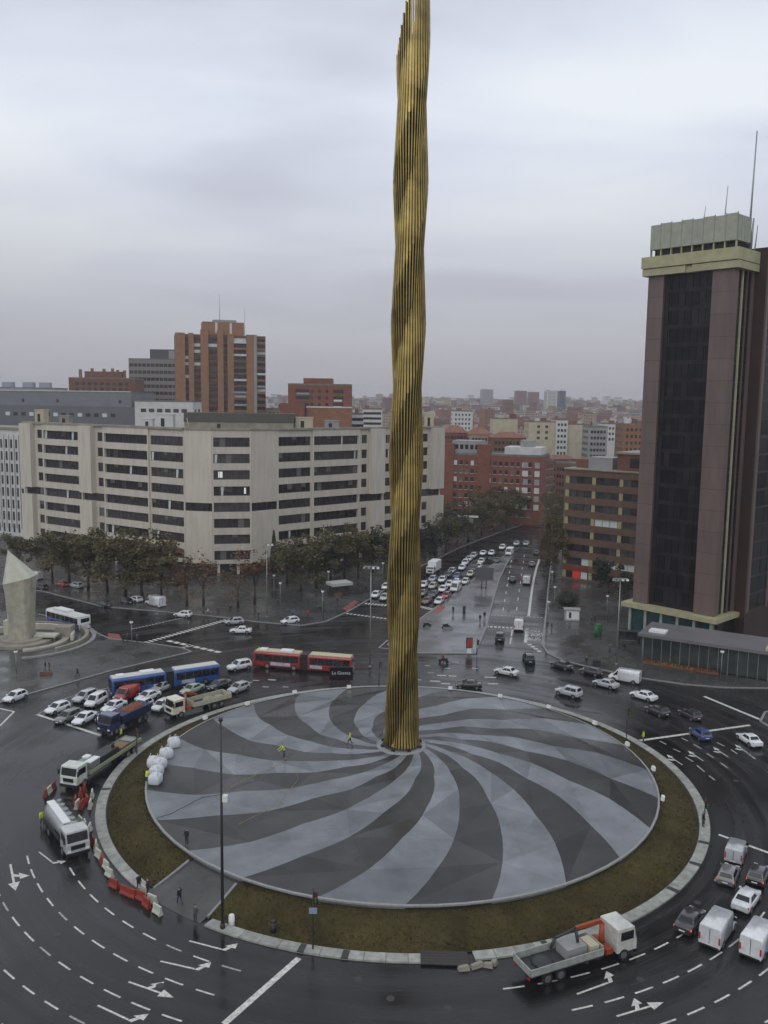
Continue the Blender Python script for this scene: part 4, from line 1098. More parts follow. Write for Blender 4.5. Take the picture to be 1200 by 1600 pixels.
def arcw(r0, r1, z0, z1, a0, a1, m, nm):
    b = MB(); q = []
    for i in range(15):
        t = R(a0 + (a1 - a0) * i / 14)
        q.append([(r0 * math.cos(t), r0 * math.sin(t), z0), (r1 * math.cos(t), r1 * math.sin(t), z0), (r1 * math.cos(t), r1 * math.sin(t), z1), (r0 * math.cos(t), r0 * math.sin(t), z1)])
    b.loft(q, smooth=False).build(nm, m, bc)
arcw(11.2, 11.9, .13, 1.0, -40, 130, M_CONC2, 'outer_wall'); arcw(8.6, 9.2, .13, 1.3, 5, 150, M_CONC, 'inner_wall'); arcw(7.0, 8.3, .13, .5, -70, 60, M_STONE, 'bench')
arcw(12.4, 13.2, .13, .42, -70, 40, M_KERBG, 'step')
MB().box(5.2, 8.2, 2.0, 4.6, .13, 2.4).build('concrete_block', M_CONC2, bc)
MB().box(-4.6, -3.2, 1.5, 3.0, .13, 3.6).build('concrete_block', M_STONE2, bc)
MB().box(2.2, 6.4, -1.2, 1.2, 1.153, 1.5).build('concrete_bench', M_STONE2, bc)

# ------------------------------------------------------------------ city beyond
CITY = []
def city(label, px0, px1, ytop, Y, dep, wall, rows=5, cols=5, gable=0, cat='building', rot=0.0, **kw):
    a, b_ = xy(px0, Y), xy(px1, Y + rot)
    z0 = terr(Y); h = ad((px0 + px1) / 2, ytop, Y).z - z0
    CITY.append((px0 - 2, px1 + 2, Y, Y + dep))
    return block('city_block', label, a, b_, dep, h, wall, rows=rows, cols=cols, gable=gable, z0=z0, **kw)
city('cream blank walled block in the city left of the white stepped block', 768, 806, 655, 520, 16, M_CREAM, 0, 0)
city('cream fronted tall block beside the white stepped one with windows', 824, 866, 660, 500, 18, M_CREAM, 3, 2, ww=1.6, margin=.2)
city('white stepped apartment block with dark windows in the middle city', 866, 884, 657, 498, 16, M_WHITE, 6, 3, each=True, sides=False)
city('cream stepped wing right of the white stepped apartment block', 884, 917, 664, 500, 16, M_CREAM, 0, 0)
city('white flat roofed block in the city just right of the column', 705, 736, 643, 640, 18, M_WHITE, 4, 5)
city('orange rendered block beside the tower edge in the middle city', 971, 1003, 664, 430, 16, M_BRICKO, 5, 4)
city('grey block with pale strips left of the orange rendered block', 917, 946, 668, 470, 16, M_GREY, 5, 5)
city('small white house front above the brown office roof', 940, 964, 663, 520, 14, M_WHITE, 3, 4)
city('low terracotta roofed houses right of the column above the brick housing', 690, 730, 676, 440, 18, M_BRICK, 4, 7, gable=3.5)
city('brown tiled house with broad roof in front of the cream blank block', 732, 768, 679, 430, 18, M_TAN, 3, 6, gable=3.5)
city('brick houses with a tiled roof below the cream blank block', 766, 820, 684, 410, 14, M_BRICKB, 3, 8, gable=2.5)
city('hazy dark brick tower pair on the skyline, western block', 803, 819, 611, 2100, 40, M_BRICK, 12, 6, ww=2)
city('hazy dark brick tower pair on the skyline, eastern block', 824, 838, 613, 2100, 40, M_BRICK, 12, 6, ww=2)
city('hazy pale skyline tower right of the brick tower pair', 850, 866, 611, 2000, 40, M_WHITE, 12, 7, ww=2)
city('slim dark slab on the skyline beside the pale tower', 870, 879, 611, 1900, 30, mat('dark blue slab', (.03, .035, .06), .5), 8, 3)
city('hazy grey skyline block with a stepped roof left of the brick towers', 749, 767, 609, 2200, 40, M_GREY, 10, 6, ww=2)
city('white hospital like block peeping over the office roof beside the red block', 565, 596, 640, 560, 20, M_WHITE, 4, 6, ww=2.4)
city('small white banded house right of the bright red block', 548, 566, 648, 450, 12, M_WHITE, 3, 3, ww=3)
city('low tan block behind the office roof between the brick tower and red block', 416, 452, 640, 500, 16, M_TAN, 3, 5)
rg = random.Random(21)
kinds = [('brick', M_BRICK), ('brown brick', M_BRICKB), ('orange brick', M_BRICKO), ('cream', M_CREAM), ('white', M_WHITE), ('grey', M_GREY), ('tan', M_TAN), ('brown brick', M_BRICKB), ('tan', M_TAN)]
nums = ['first', 'second', 'third', 'fourth', 'fifth', 'sixth', 'seventh', 'eighth', 'ninth', 'tenth', 'eleventh', 'twelfth', 'thirteenth', 'fourteenth', 'fifteenth', 'sixteenth', 'seventeenth', 'eighteenth', 'nineteenth', 'twentieth']
bands_ = [(390, 520, 'in the near city'), (520, 800, 'in the middle city'), (800, 1500, 'in the distant city')]
KEEP = {13, 19, 20, 21, 25, 38, 39, 63, 72, 81, 83, 85, 93, 100, 110, 111, 119, 125, 130, 134, 152, 154, 166, 173, 174, 175, 184, 188, 190, 196, 197, 202, 204, 212, 219, 221, 237, 244, 246, 255, 262, 264, 265, 267, 272, 291, 298, 302, 306, 309, 310, 313, 319, 320, 322, 324}      # those that stand hidden behind others are left out
cnt = idx = 0; made = {}
for _ in range(5000):
    if idx >= 330: break
    Y = 400 * (1450 / 400) ** (rg.random() ** 0.8)
    px = rg.uniform(412, 1010) if Y > 560 else rg.uniform(690, 1006)
    wpx = rg.uniform(11, 24) * 1380 / Y
    if any(not (px + wpx < a - 1 or px > b_ + 1) and not (Y + 22 < y0 or Y > y1 + 6) for a, b_, y0, y1 in CITY): continue
    nm, wm = rg.choice(kinds)
    bd = next(b_ for b_ in bands_ if Y <= b_[1] or b_ is bands_[-1])
    h = rg.choice((11, 13, 15, 16, 18, 20)) if Y < 800 else rg.choice((13, 15, 16, 18, 20, 24))
    z0 = terr(Y)
    if rg.random() < .04 and Y > 900: h += 14
    if Y < 560: h = min(h, ad(px, 672, Y).z - z0)
    gab = rg.choice((0, 2.0, 2.2, 3.0)) if h < 19 else 0
    rot = rg.uniform(-6, 6) * Y / 500; dep = rg.uniform(11, 18); rfm = rg.choice((M_TILE, M_TILE, M_ROOF))
    CITY.append((px, px + wpx, Y, Y + 18)); idx += 1
    if KEEP is not None and idx not in KEEP: continue
    lab = '%s walled %s %s' % (nm, 'house with pitched roof' if gab else 'flat roofed block', bd[2])
    o = block('city_block', lab, xy(px, Y), xy(px + wpx, Y + rot), dep, h, wm, rows=int((h - 2) / 3.1), cols=max(2, int(wpx * Y / 1380 / 3.0)), ww=1.3, wh=1.5, top=1.4, z0=z0, group='%s %s' % (nm, 'pitched roof houses ' if gab else 'flat roofed blocks ') + bd[2], gable=gab, roofm=rfm, sides=Y < 900)
    o['idx'] = idx
    made.setdefault(lab, []).append((px, o))
for l, os_ in made.items():
    if len(os_) > 1:
        os_.sort(key=lambda t_: t_[0])
        for i, (x_, o) in enumerate(os_): o['label'] = l + ', %s from the left' % nums[min(i, 19)]
# beyond that nobody could count the roofs: one mass of distant houses
far = MB(); rg = random.Random(77); fm = [M_BRICK, M_BRICKB, M_BRICKO, M_CREAM, M_WHITE, M_GREY, M_TAN, M_TILE, M_ROOF, M_WIN[1]]
for _ in range(1500):
    Y = rg.uniform(1350, 3500); px = rg.uniform(395, 1030); p = xy(px, Y); z0 = terr(Y) - .5
    w_, d_ = rg.uniform(9, 26), rg.uniform(10, 20); h = rg.choice((10, 13, 15, 17, 19, 22, 26)) * rg.uniform(.9, 1.1); a = rg.uniform(-.5, .5)
    if rg.random() < .03: h += rg.uniform(8, 24)
    zt_ = ad(px, rg.uniform(612, 622), Y).z
    h = min(h, zt_ - z0)
    u, v = (math.cos(a), math.sin(a)), (-math.sin(a), math.cos(a)); m_i = rg.choice((0, 1, 1, 2, 3, 3, 4, 4, 5, 6, 6))
    far.obox(p, u, v, w_ / 2, d_ / 2, z0, z0 + h, m_i)
    far.obox(p, u, v, w_ / 2 + .3, d_ / 2 + .3, z0 + h + .01, z0 + h + rg.uniform(.5, 2.0), rg.choice((7, 7, 8, 1)))
    f_ = Vector(p) - Vector(v) * (d_ / 2)
    for j in range(int(h / 3.4)):
        if rg.random() < .8: far.obox(f_, u, v, w_ * .4, .12, z0 + h - 2.6 - 3.3 * j, z0 + h - 1.3 - 3.3 * j, 9)
tag(far.build('distant_houses', fm), 'dense mass of far houses fading into the haze at the horizon', 'houses', kind='stuff')

# ------------------------------------------------------------------ trees
LEAF = {'olive': [mat('olive leaf A', (0.085, 0.076, 0.026), .7), mat('olive leaf B', (0.110, 0.088, 0.030), .7), mat('olive leaf C', (0.058, 0.060, 0.022), .7)],
        'autumn': [mat('autumn leaf A', (0.115, 0.080, 0.025), .7), mat('autumn leaf B', (0.092, 0.074, 0.024), .7), mat('autumn leaf C', (0.068, 0.064, 0.022), .7)],
        'dark': [mat('dark leaf A', (0.020, 0.030, 0.014), .7), mat('dark leaf B', (0.030, 0.038, 0.016), .7), mat('dark leaf C', (0.015, 0.022, 0.012), .7)],
        'bare': [mat('russet leaf A', (0.16, 0.075, 0.03), .7), mat('russet leaf B', (0.11, 0.06, 0.025), .7), mat('russet leaf C', (0.08, 0.05, 0.02), .7)]}
M_BARK = mat('bark', (0.06, 0.045, 0.032), .9, var=.3, scale=3, bump=.4)
def tree_proto(kind, seed, h=10.0, cr=4.0, leaves=3800, leaf=.24):
    g = random.Random(seed); t = MB(); tips = []
    def limb(p, d, ln, r, lev):
        q = p + d * ln
        t.cyl(p, q, r, r * .62, 6 if lev < 2 else 4, 0, lev == 0)
        tips.append((q, lev))
        if lev >= 3: return
        for _ in range(g.choice((2, 3)) if lev else 4):
            nd = (d + Vector((g.uniform(-1, 1), g.uniform(-1, 1), g.uniform(-.05, .75))) * .75).normalized()
            limb(q, nd, ln * g.uniform(.55, .8), r * .6, lev + 1)
    limb(Vector((0, 0, 0)), Vector((g.uniform(-.05, .05), g.uniform(-.05, .05), 1)).normalized(), h * .30, h * .022, 0)
    trunk = t.mesh('trunk', M_BARK)
    c = MB()
    clumps = []
    for q, lev in tips:
        if lev >= 2: clumps.append((q, g.uniform(.5, 1.15) * h * .1))
    for _ in range(22):
        a = g.uniform(0, 6.28); rr = cr * math.sqrt(g.random()) * .95; zz = h * g.uniform(.22, .95)
        rr *= (1 - ((zz / h - .6) / .5) ** 2) ** .5 if abs(zz / h - .6) < .5 else .2
        clumps.append((Vector((rr * math.cos(a), rr * math.sin(a), zz)), g.uniform(.6, 1.2) * h * .11))
    for i in range(leaves):
        p, r = g.choice(clumps)
        v = Vector((g.gauss(0, 1), g.gauss(0, 1), g.gauss(0, .8))); v = v.normalized() * r * (g.random() ** .4)
        o = p + v; s = leaf * g.uniform(.6, 1.3)
        a = Vector((g.gauss(0, 1), g.gauss(0, 1), g.gauss(0, .6))).normalized(); b_ = a.orthogonal().normalized()
        b_ = (b_ * math.cos(1.1) + a.cross(b_) * math.sin(g.uniform(0, 6))).normalized()
        c.add([o - a * s, o + b_ * s * .6, o + a * s, o - b_ * s * .6], [(0, 1, 2, 3)], g.choice((0, 0, 1, 2)))
    crown = c.mesh('crown', LEAF[kind])
    return trunk, crown
TP = {'olive': [tree_proto('olive', s) for s in (1, 2, 3)], 'autumn': [tree_proto('autumn', s) for s in (4, 5, 6)], 'dark': [tree_proto('dark', s, 9, 3.2, 1900, .3) for s in (7, 8)], 'bare': [tree_proto('bare', s, 9, 3.0, 420, .22) for s in (9, 10)]}
TN = {'olive': 'olive leaved street tree', 'autumn': 'russet autumn street tree', 'dark': 'dark evergreen tree', 'bare': 'thin half bare russet tree'}
def tree(kind, px, py, h, label, group=None, i=[0], w=1.0):
    i[0] += 1
    tr, cr_ = TP[kind][i[0] % len(TP[kind])]
    p = at(px, py); s = h / 10.0 * 1.34
    o = root('street_tree', label, 'tree', (p.x, p.y, .1), (i[0] * 2.399) % 6.28, group)
    a = link('trunk', tr, o); b_ = link('crown', cr_, o)
    o.scale = (s * w * 1.22, s * w * 1.22, s)
g1 = 'trees in front of the office west wing'
ordn = ['first', 'second', 'third', 'fourth', 'fifth', 'sixth', 'seventh', 'eighth', 'ninth', 'tenth', 'eleventh', 'twelfth', 'thirteenth', 'fourteenth']
for n, (k, x, y, h) in enumerate((('autumn', 82, 905, 9), ('olive', 108, 914, 11), ('autumn', 138, 920, 11), ('olive', 168, 926, 12), ('autumn', 196, 930, 12), ('olive', 222, 936, 12), ('autumn', 252, 938, 11), ('bare', 292, 948, 11), ('bare', 318, 946, 10), ('bare', 372, 950, 11), ('bare', 398, 944, 11))):
    tree(k, x, y, h, '%s, %s from the left along the office west wing' % (TN[k], ordn[n]), g1)
for n, (k, x, y, h) in enumerate((('olive', 448, 912, 8), ('olive', 470, 925, 10), ('olive', 494, 920, 11), ('dark', 516, 914, 10), ('olive', 538, 908, 11), ('autumn', 560, 902, 10), ('dark', 582, 894, 10), ('olive', 600, 888, 9))):
    tree(k, x, y, h, '%s, %s from the left along the office east wing' % (TN[k], ordn[n]), 'trees in front of the office east wing')
for n, (k, x, y, h) in enumerate((('dark', 664, 874, 8), ('dark', 680, 869, 9), ('olive', 697, 861, 9), ('dark', 714, 853, 9), ('olive', 732, 846, 10), ('autumn', 752, 838, 11), ('autumn', 772, 831, 11), ('olive', 792, 824, 11), ('autumn', 806, 818, 11), ('autumn', 745, 826, 12), ('olive', 700, 846, 10), ('olive', 784, 815, 12), ('autumn', 818, 812, 11), ('autumn', 832, 808, 11))):
    tree(k, x, y, h, '%s, %s along the left kerb of the boulevard' % (TN[k], ordn[n]), 'trees on the left side of the boulevard')
for n, (k, x, y, h) in enumerate((('autumn', 866, 905, 11), ('autumn', 868, 880, 12), ('autumn', 870, 860, 12), ('olive', 866, 842, 12), ('autumn', 862, 828, 12))):
    tree(k, x, y, h, '%s, %s up the right kerb of the boulevard' % (TN[k], ordn[n]), 'trees on the right side of the boulevard', w=.6)
tree('dark', 950, 932, 8, 'dark evergreen tree beside the red shop and the tower', w=.9)
tree('dark', 974, 940, 6, 'low dark evergreen close against the tower foot')
tree('olive', 30, 890, 8, 'olive tree behind the stone monument')
# clipped hedge ball
def shrub(name, label, px, py, rx, rz_, kind='dark', n=1500, leaf=.16):
    p = at(px, py); g = random.Random(px); c = MB()
    for _ in range(n):
        v = Vector((g.gauss(0, 1), g.gauss(0, 1), g.gauss(0, 1))).normalized() * (g.uniform(.75, 1.05))
        o = Vector((v.x * rx, v.y * rx * .8, rz_ * (1 + v.z)))
        a = Vector((g.gauss(0, 1), g.gauss(0, 1), g.gauss(0, 1))).normalized(); b_ = a.orthogonal().normalized(); s = leaf * g.uniform(.7, 1.3)
        c.add([o - a * s, o + b_ * s * .6, o + a * s, o - b_ * s * .6], [(0, 1, 2, 3)], g.choice((0, 0, 1, 2)))
    r_ = root(name, label, 'shrub', (p.x, p.y, .12))
    c.build('foliage', LEAF[kind], r_)
    MB().cyl((0, 0, 0), (0, 0, rz_), .12, .08, 6).build('stem', M_BARK, r_)
    MB().ball((0, 0, rz_), rx * .72, 12, 8, sz=rz_ / rx).build('inner_twigs', LEAF[kind][2], r_)
shrub('clipped_shrub', 'round dark clipped shrub behind the white kiosk', 886, 948, 2.6, 1.7)
# cypress
p = at(428, 902); cy = root('cypress_tree', 'slim dark cypress standing against the office corner', 'tree', (p.x, p.y, .1))
MB().cyl((0, 0, 0), (0, 0, 9), .16, .05, 6).build('trunk', M_BARK, cy)
c = MB(); g = random.Random(4)
for _ in range(2200):
    z = g.uniform(.8, 12.2); rr = 1.15 * (1 - (z / 12.3) ** 1.6) * (.35 + .65 * min(1, z / 2.5)) * g.uniform(.6, 1.08); a = g.uniform(0, 6.28)
    o = Vector((rr * math.cos(a), rr * math.sin(a), z)); s = g.uniform(.12, .3)
    c.add([o, o + Vector((math.cos(a) * .1 + .12, math.sin(a) * .1, s)), o + Vector((0, 0, s * 2.2)), o + Vector((math.cos(a) * .1 - .12, math.sin(a) * .1, s))], [(0, 1, 2, 3)], g.choice((0, 1, 2)))
c.build('crown', LEAF['dark'], cy)

# ================================================================== vehicles
def bil(q, u, v):
    a = Vector(q[0]).lerp(Vector(q[1]), u); b_ = Vector(q[3]).lerp(Vector(q[2]), u)
    return a.lerp(b_, v)
def pane(m, q, u0, u1, v0, v1, off=.012, mat_=0):
    n = (Vector(q[1]) - Vector(q[0])).cross(Vector(q[3]) - Vector(q[0])).normalized() * off
    p = [bil(q, u0, v0) + n, bil(q, u1, v0) + n, bil(q, u1, v1) + n, bil(q, u0, v1) + n]
    m.add([x - n * .9 for x in p] + p, [(4, 5, 6, 7), (0, 1, 5, 4), (1, 2, 6, 5), (2, 3, 7, 6), (3, 0, 4, 7)], mat_)
    return m
def body_ring(x, zb, zt, w):
    h = [(.78, zt), (.95, zt - .05), (1.0, zt - .22), (1.0, zb + .2), (.94, zb + .03), (.8, zb)]
    return [(x, w * a, z) for a, z in h] + [(x, -w * a, z) for a, z in h[::-1]]
SPEC = {
 'hatch': dict(st=[(-2.0, .42, .82, .70), (-1.92, .27, .92, .80), (-1.5, .2, .95, .86), (0, .2, .92, .87), (.95, .2, .92, .86), (1.5, .22, .82, .84), (1.84, .27, .72, .76), (2.0, .38, .60, .62)], gh=(-1.86, 1.02, -1.45, .22, .93, 1.47), L=4.0, wb=(-1.22, 1.28)),
 'sedan': dict(st=[(-2.25, .42, .86, .70), (-2.15, .27, .96, .80), (-1.6, .2, .97, .87), (0, .2, .92, .88), (1.0, .2, .92, .87), (1.6, .22, .82, .85), (2.0, .27, .72, .78), (2.2, .38, .60, .64)], gh=(-1.55, 1.10, -.95, .25, .94, 1.43), L=4.4, wb=(-1.35, 1.4)),
 'estate': dict(st=[(-2.25, .42, .88, .74), (-2.17, .27, .96, .84), (-1.6, .2, .97, .88), (0, .2, .94, .89), (1.0, .2, .94, .88), (1.6, .22, .86, .86), (2.0, .27, .76, .80), (2.2, .38, .62, .66)], gh=(-2.12, 1.10, -1.85, .30, .95, 1.54), L=4.4, wb=(-1.35, 1.4)),
 'suv': dict(st=[(-2.2, .5, 1.0, .76), (-2.12, .34, 1.08, .86), (-1.6, .3, 1.1, .91), (0, .3, 1.08, .92), (1.0, .3, 1.08, .91), (1.6, .32, 1.0, .89), (2.0, .36, .9, .84), (2.2, .48, .74, .70)], gh=(-2.08, 1.05, -1.8, .35, 1.09, 1.74), L=4.4, wb=(-1.3, 1.38)),
 'minivan': dict(st=[(-2.05, .42, 1.0, .78), (-2.0, .27, 1.06, .86), (-1.6, .22, 1.08, .89), (0, .22, 1.05, .90), (1.0, .22, 1.04, .89), (1.6, .24, .94, .86), (1.95, .28, .8, .78), (2.1, .4, .66, .64)], gh=(-2.0, 1.35, -1.88, .62, 1.06, 1.80), L=4.2, wb=(-1.3, 1.35)),
}
RIMS = {}
def wheel_mesh(r, w, nm='wheel'):
    m = MB(); m.cyl((0, -w / 2, 0), (0, w / 2, 0), r, r, 16, 0)
    k = MB(); k.cyl((0, -w / 2 - .01, 0), (0, w / 2 + .01, 0), r * .62, r * .62, 12)
    me = m.mesh(nm, M_TYRE); RIMS[me.name] = k.mesh('rim', M_RIM)
    return me
WH_CAR, WH_VAN, WH_TRK = wheel_mesh(.32, .2), wheel_mesh(.35, .22), wheel_mesh(.5, .32)
def car_parts(kind):
    s = SPEC[kind]; xb0, xb1, xt0, xt1, zb, zt = s['gh']; P = []
    w = s['st'][3][3]; wb_, wt = w * .93, w * .72
    b = MB(); b.loft([body_ring(*q) for q in s['st']], 0)
    base = [(xb0, -wb_, zb - .06), (xb1, -wb_ * .95, zb - .06), (xb1, wb_ * .95, zb - .06), (xb0, wb_, zb - .06)]
    top = [(xt0, -wt, zt - .05), (xt1, -wt, zt - .05), (xt1, wt, zt - .05), (xt0, wt, zt - .05)]
    b.add(base + top, [(0, 1, 5, 4), (1, 2, 6, 5), (2, 3, 7, 6), (3, 0, 4, 7)], 0)
    mid = [(xt0 + .12, -wt * .85, zt), (xt1 - .12, -wt * .85, zt), (xt1 - .12, wt * .85, zt), (xt0 + .12, wt * .85, zt)]
    b.add(top + mid, [(0, 1, 5, 4), (1, 2, 6, 5), (2, 3, 7, 6), (3, 0, 4, 7), (4, 5, 6, 7)], 0, True)
    for x in s['wb']:
        for y in (-1, 1): b.cyl((x, y * (w - .3), .33), (x, y * (w + .012), .33), .385, .385, 14, 1)
    fx, rx = s['st'][-1][0], s['st'][0][0]
    b.box(fx - .22, fx + .015, -.42, .42, .34, .48, 1); b.box(rx - .015, rx + .2, -.5, .5, .36, .44, 1)
    for y in (-1, 1): b.box(xb1 - .28, xb1 - .10, y * w * 1.02 - .1, y * w * 1.02 + .1, zb + .0, zb + .14, 0)
    P.append(('number_plate', MB().box(fx + .016, fx + .03, -.26, .26, .40, .51).mesh('number_plate', M_WHITEP), None)); P.append(('number_plate', MB().box(rx - .03, rx - .016, -.26, .26, .56, .67).mesh('number_plate', M_WHITEP), None))
    P.append(('body', b.mesh('body', [M_WHITEP, M_BLACK]), None))
    def q4(i, j): return [base[i], base[j], top[j], top[i]]
    P.append(('windscreen', pane(MB(), q4(1, 2), .07, .93, .12, .93).mesh('windscreen', M_GLASSD), None))
    P.append(('rear_window', pane(MB(), q4(3, 0), .09, .91, .25, .9).mesh('rear_window', M_GLASSD), None))
    for (i, j) in ((0, 1), (2, 3)):
        m = MB()
        segs = ((.10, .44), (.47, .80)) if i == 0 else ((.20, .53), (.56, .90))
        for u0, u1 in segs: pane(m, q4(i, j), u0, u1, .16, .88)
        P.append(('side_window', m.mesh('side_window', M_GLASSD), None))
    fs = s['st'][-2]
    for y in (-1, 1):
        P.append(('headlight', MB().box(fs[0] - .10, fs[0] + .085, y * fs[3] * .72 - .17, y * fs[3] * .72 + .17, fs[2] - .17, fs[2] - .02).mesh('headlight', M_HEAD), None))
        rs = s['st'][1]
        P.append(('tail_light', MB().box(rs[0] - .035, rs[0] + .1, y * rs[3] * .85 - .13, y * rs[3] * .85 + .11, rs[2] - .26, rs[2] - .06).mesh('tail_light', M_TAIL), None))
    for x in s['wb']:
        for y in (-1, 1): P.append(('wheel', WH_CAR, (x, y * (w - .09), .32)))
    return P
def van_parts(L_=5.2, H_=2.2, w=.96, glass=False, nose=.9):
    P = []; b = MB(); h = L_ / 2
    def rg_(x, zb, zt, ww): return [(x, ww * .84, zt), (x, ww * .95, zt - .12), (x, ww, zt - .5), (x, ww, zb + .2), (x, ww * .95, zb)] + [(x, -ww * .95, zb), (x, -ww, zb + .2), (x, -ww, zt - .5), (x, -ww * .95, zt - .12), (x, -ww * .84, zt)]
    b.loft([rg_(-h, .34, H_ - .08, w * .95), rg_(-h + .12, .3, H_, w), rg_(h - nose - .75, .3, H_, w)], 0)
    st = h - nose - .75
    b.loft([rg_(st + .002, .3, 1.12, w), rg_(h - .35, .3, 1.06, w * .97), rg_(h, .36, .85, w * .86)], 0)
    A = [(st, -w * .98, 1.1), (h - nose + .25, -w * .93, 1.08), (h - nose + .25, w * .93, 1.08), (st, w * .98, 1.1)]
    T = [(st, -w * .86, H_ - .02), (st + .28, -w * .8, H_ - .1), (st + .28, w * .8, H_ - .1), (st, w * .86, H_ - .02)]
    b.add(A + T, [(0, 1, 5, 4), (1, 2, 6, 5), (2, 3, 7, 6), (4, 5, 6, 7)], 0)
    for x in (-h + .95, h - .9):
        for y in (-1, 1): b.cyl((x, y * (w - .3), .35), (x, y * (w + .012), .35), .42, .42, 14, 1)
    b.box(h - .2, h + .02, -.6, .6, .36, .52, 1); b.box(-h - .04, -h + .1, -.8, .8, .32, .46, 1)
    for y in (-1, 1): b.box(st + .55, st + .70, y * w * 1.02 - .12, y * w * 1.02 + .12, 1.1, 1.4, 1)
    P.append(('body', b.mesh('body', [M_WHITEP, M_BLACK]), None))
    P.append(('windscreen', pane(MB(), [A[1], A[2], T[2], T[1]], .06, .94, .1, .94).mesh('windscreen', M_GLASSD), None))
    P.append(('side_window', pane(MB(), [A[0], A[1], T[1], T[0]], .12, .88, .12, .82).mesh('side_window', M_GLASSD), None))
    P.append(('side_window', pane(MB(), [A[2], A[3], T[3], T[2]], .12, .88, .12, .82).mesh('side_window', M_GLASSD), None))
    if glass:
        for y in (-1, 1):
            m = MB()
            for k in range(2): m.box(-h + .4 + k * 1.3, -h + 1.5 + k * 1.3, y * w * 1.0 - .02, y * w * 1.0 + .02, H_ - .85, H_ - .35)
            P.append(('side_window', m.mesh('side_window', M_GLASSD), None))
    P.append(('rear_door', MB().box(-h - .018, -h + .05, -.02, .02, .5, H_ - .2).mesh('rear_door', M_BLACK), None))
    P.append(('number_plate', MB().box(-h - .05, -h - .041, -.26, .26, .52, .64).mesh('number_plate', M_WHITEP), None)); P.append(('rear_bumper', MB().box(-h - .09, -h - .042, -.85, .85, .33, .45).mesh('rear_bumper', M_BLACK), None))
    for y in (-1, 1):
        P.append(('headlight', MB().box(h - .12, h + .03, y * w * .72 - .15, y * w * .72 + .13, .68, .88).mesh('headlight', M_HEAD), None))
        P.append(('tail_light', MB().box(-h - .03, -h + .1, y * w * .88 - .08, y * w * .88 + .06, .8, 1.4).mesh('tail_light', M_TAIL), None))
    for x in (-h + .95, h - .9):
        for y in (-1, 1): P.append(('wheel', WH_VAN, (x, y * (w - .1), .35)))
    return P
CP = {k: car_parts(k) for k in SPEC}
CP['van'] = van_parts(); CP['high_van'] = van_parts(5.6, 2.55, 1.0); CP['small_van'] = van_parts(4.2, 1.85, .88, nose=.85); CP['minibus'] = van_parts(5.4, 2.35, .98, True)
PAINT = {'white': (.66, .67, .68), 'silver': (.40, .41, .43), 'grey': (.14, .145, .15), 'black': (.012, .012, .014), 'dark': (.03, .03, .034), 'red': (.30, .025, .02), 'blue': (.03, .07, .22), 'darkblue': (.015, .022, .06), 'green': (.02, .045, .03), 'beige': (.42, .39, .32), 'palegreen': (.30, .36, .30), 'brown': (.12, .045, .03)}
NAME = {'hatch': 'hatchback_car', 'sedan': 'saloon_car', 'estate': 'estate_car', 'suv': 'off_road_car', 'minivan': 'people_carrier', 'van': 'panel_van', 'high_van': 'panel_van', 'small_van': 'small_van', 'minibus': 'minibus'}
def place(c, fr, z=0.0):
    p, q = at(*c), at(*fr)
    return (p.x, p.y, z), math.atan2(q.y - p.y, q.x - p.x)
def car(kind, colr, c, fr, label, group=None, lit=False, s=1.0):
    loc, rz = place(c, fr)
    o = root(NAME[kind], label, 'van' if 'van' in kind and kind != 'minivan' else ('minibus' if kind == 'minibus' else 'car'), (loc[0], loc[1], .004), rz, group)
    pm = paint(colr, PAINT[colr])
    for nm, me, lc in CP[kind]:
        x = link(nm, me, o, lc)
        if nm == 'wheel': link('rim', RIMS[me.name], x)
        if nm == 'body':
            x.material_slots[0].link = 'OBJECT'; x.material_slots[0].material = pm
        if nm == 'tail_light' and lit:
            x.material_slots[0].link = 'OBJECT'; x.material_slots[0].material = M_BRAKE
    if s != 1.0: o.scale = (s, s, s)
    return o
QL = 'cars held at the left stop line'
car('hatch', 'white', (24, 1094), (6, 1101), 'white hatchback alone at the far left edge below the globe lamp')
car('hatch', 'white', (90, 1112), (72, 1119), 'white hatchback at the left end of the stop line', QL)
car('estate', 'grey', (106, 1126), (88, 1134), 'dark grey estate crossing the stop line in front of the waiting cars', QL)
car('sedan', 'white', (132, 1128), (116, 1137), 'white saloon at the stop line between the grey estate and blue lorry', QL)
car('estate', 'silver', (133, 1094), (116, 1101), 'silver estate in the second row behind the white hatchback', QL)
car('minivan', 'white', (150, 1101), (134, 1110), 'white people carrier in the second row of the queue', QL)
car('sedan', 'white', (178, 1109), (160, 1117), 'white saloon in the queue just above the blue tipper lorry', QL)
car('hatch', 'white', (168, 1125), (153, 1133), 'white hatchback half hidden by the blue tipper cab', QL)
car('sedan', 'white', (231, 1093), (212, 1100), 'white saloon in front of the blue bus next to the red van', QL)
car('hatch', 'silver', (252, 1079), (236, 1086), 'silver hatchback close beside the blue articulated bus', QL)
car('sedan', 'palegreen', (300, 1082), (282, 1089), 'pale green saloon in the queue above the white crane lorry', QL)
car('hatch', 'white', (253, 1108), (238, 1116), 'white hatchback half behind the cab of the white crane lorry', QL)
car('hatch', 'white', (222, 1107), (208, 1114), 'white hatchback roof showing over the tipper load', QL)
car('sedan', 'dark', (342, 1075), (324, 1081), 'black saloon at the tail of the queue behind the bus', QL)
car('hatch', 'silver', (373, 1080), (354, 1087), 'silver hatchback last in the queue near the island', QL)
car('suv', 'white', (374, 1046), (354, 1050), 'white off road car behind the blue articulated bus')
car('small_van', 'red', (198, 1092), (180, 1101), 'red van squeezed between the blue bus and the white cars', QL, s=1.1)
car('sedan', 'white', (376, 989), (358, 989), 'white taxi saloon crossing the far junction above the red bus')
car('hatch', 'silver', (366, 975), (350, 976), 'silver hatchback at the end of the block marked crossing')
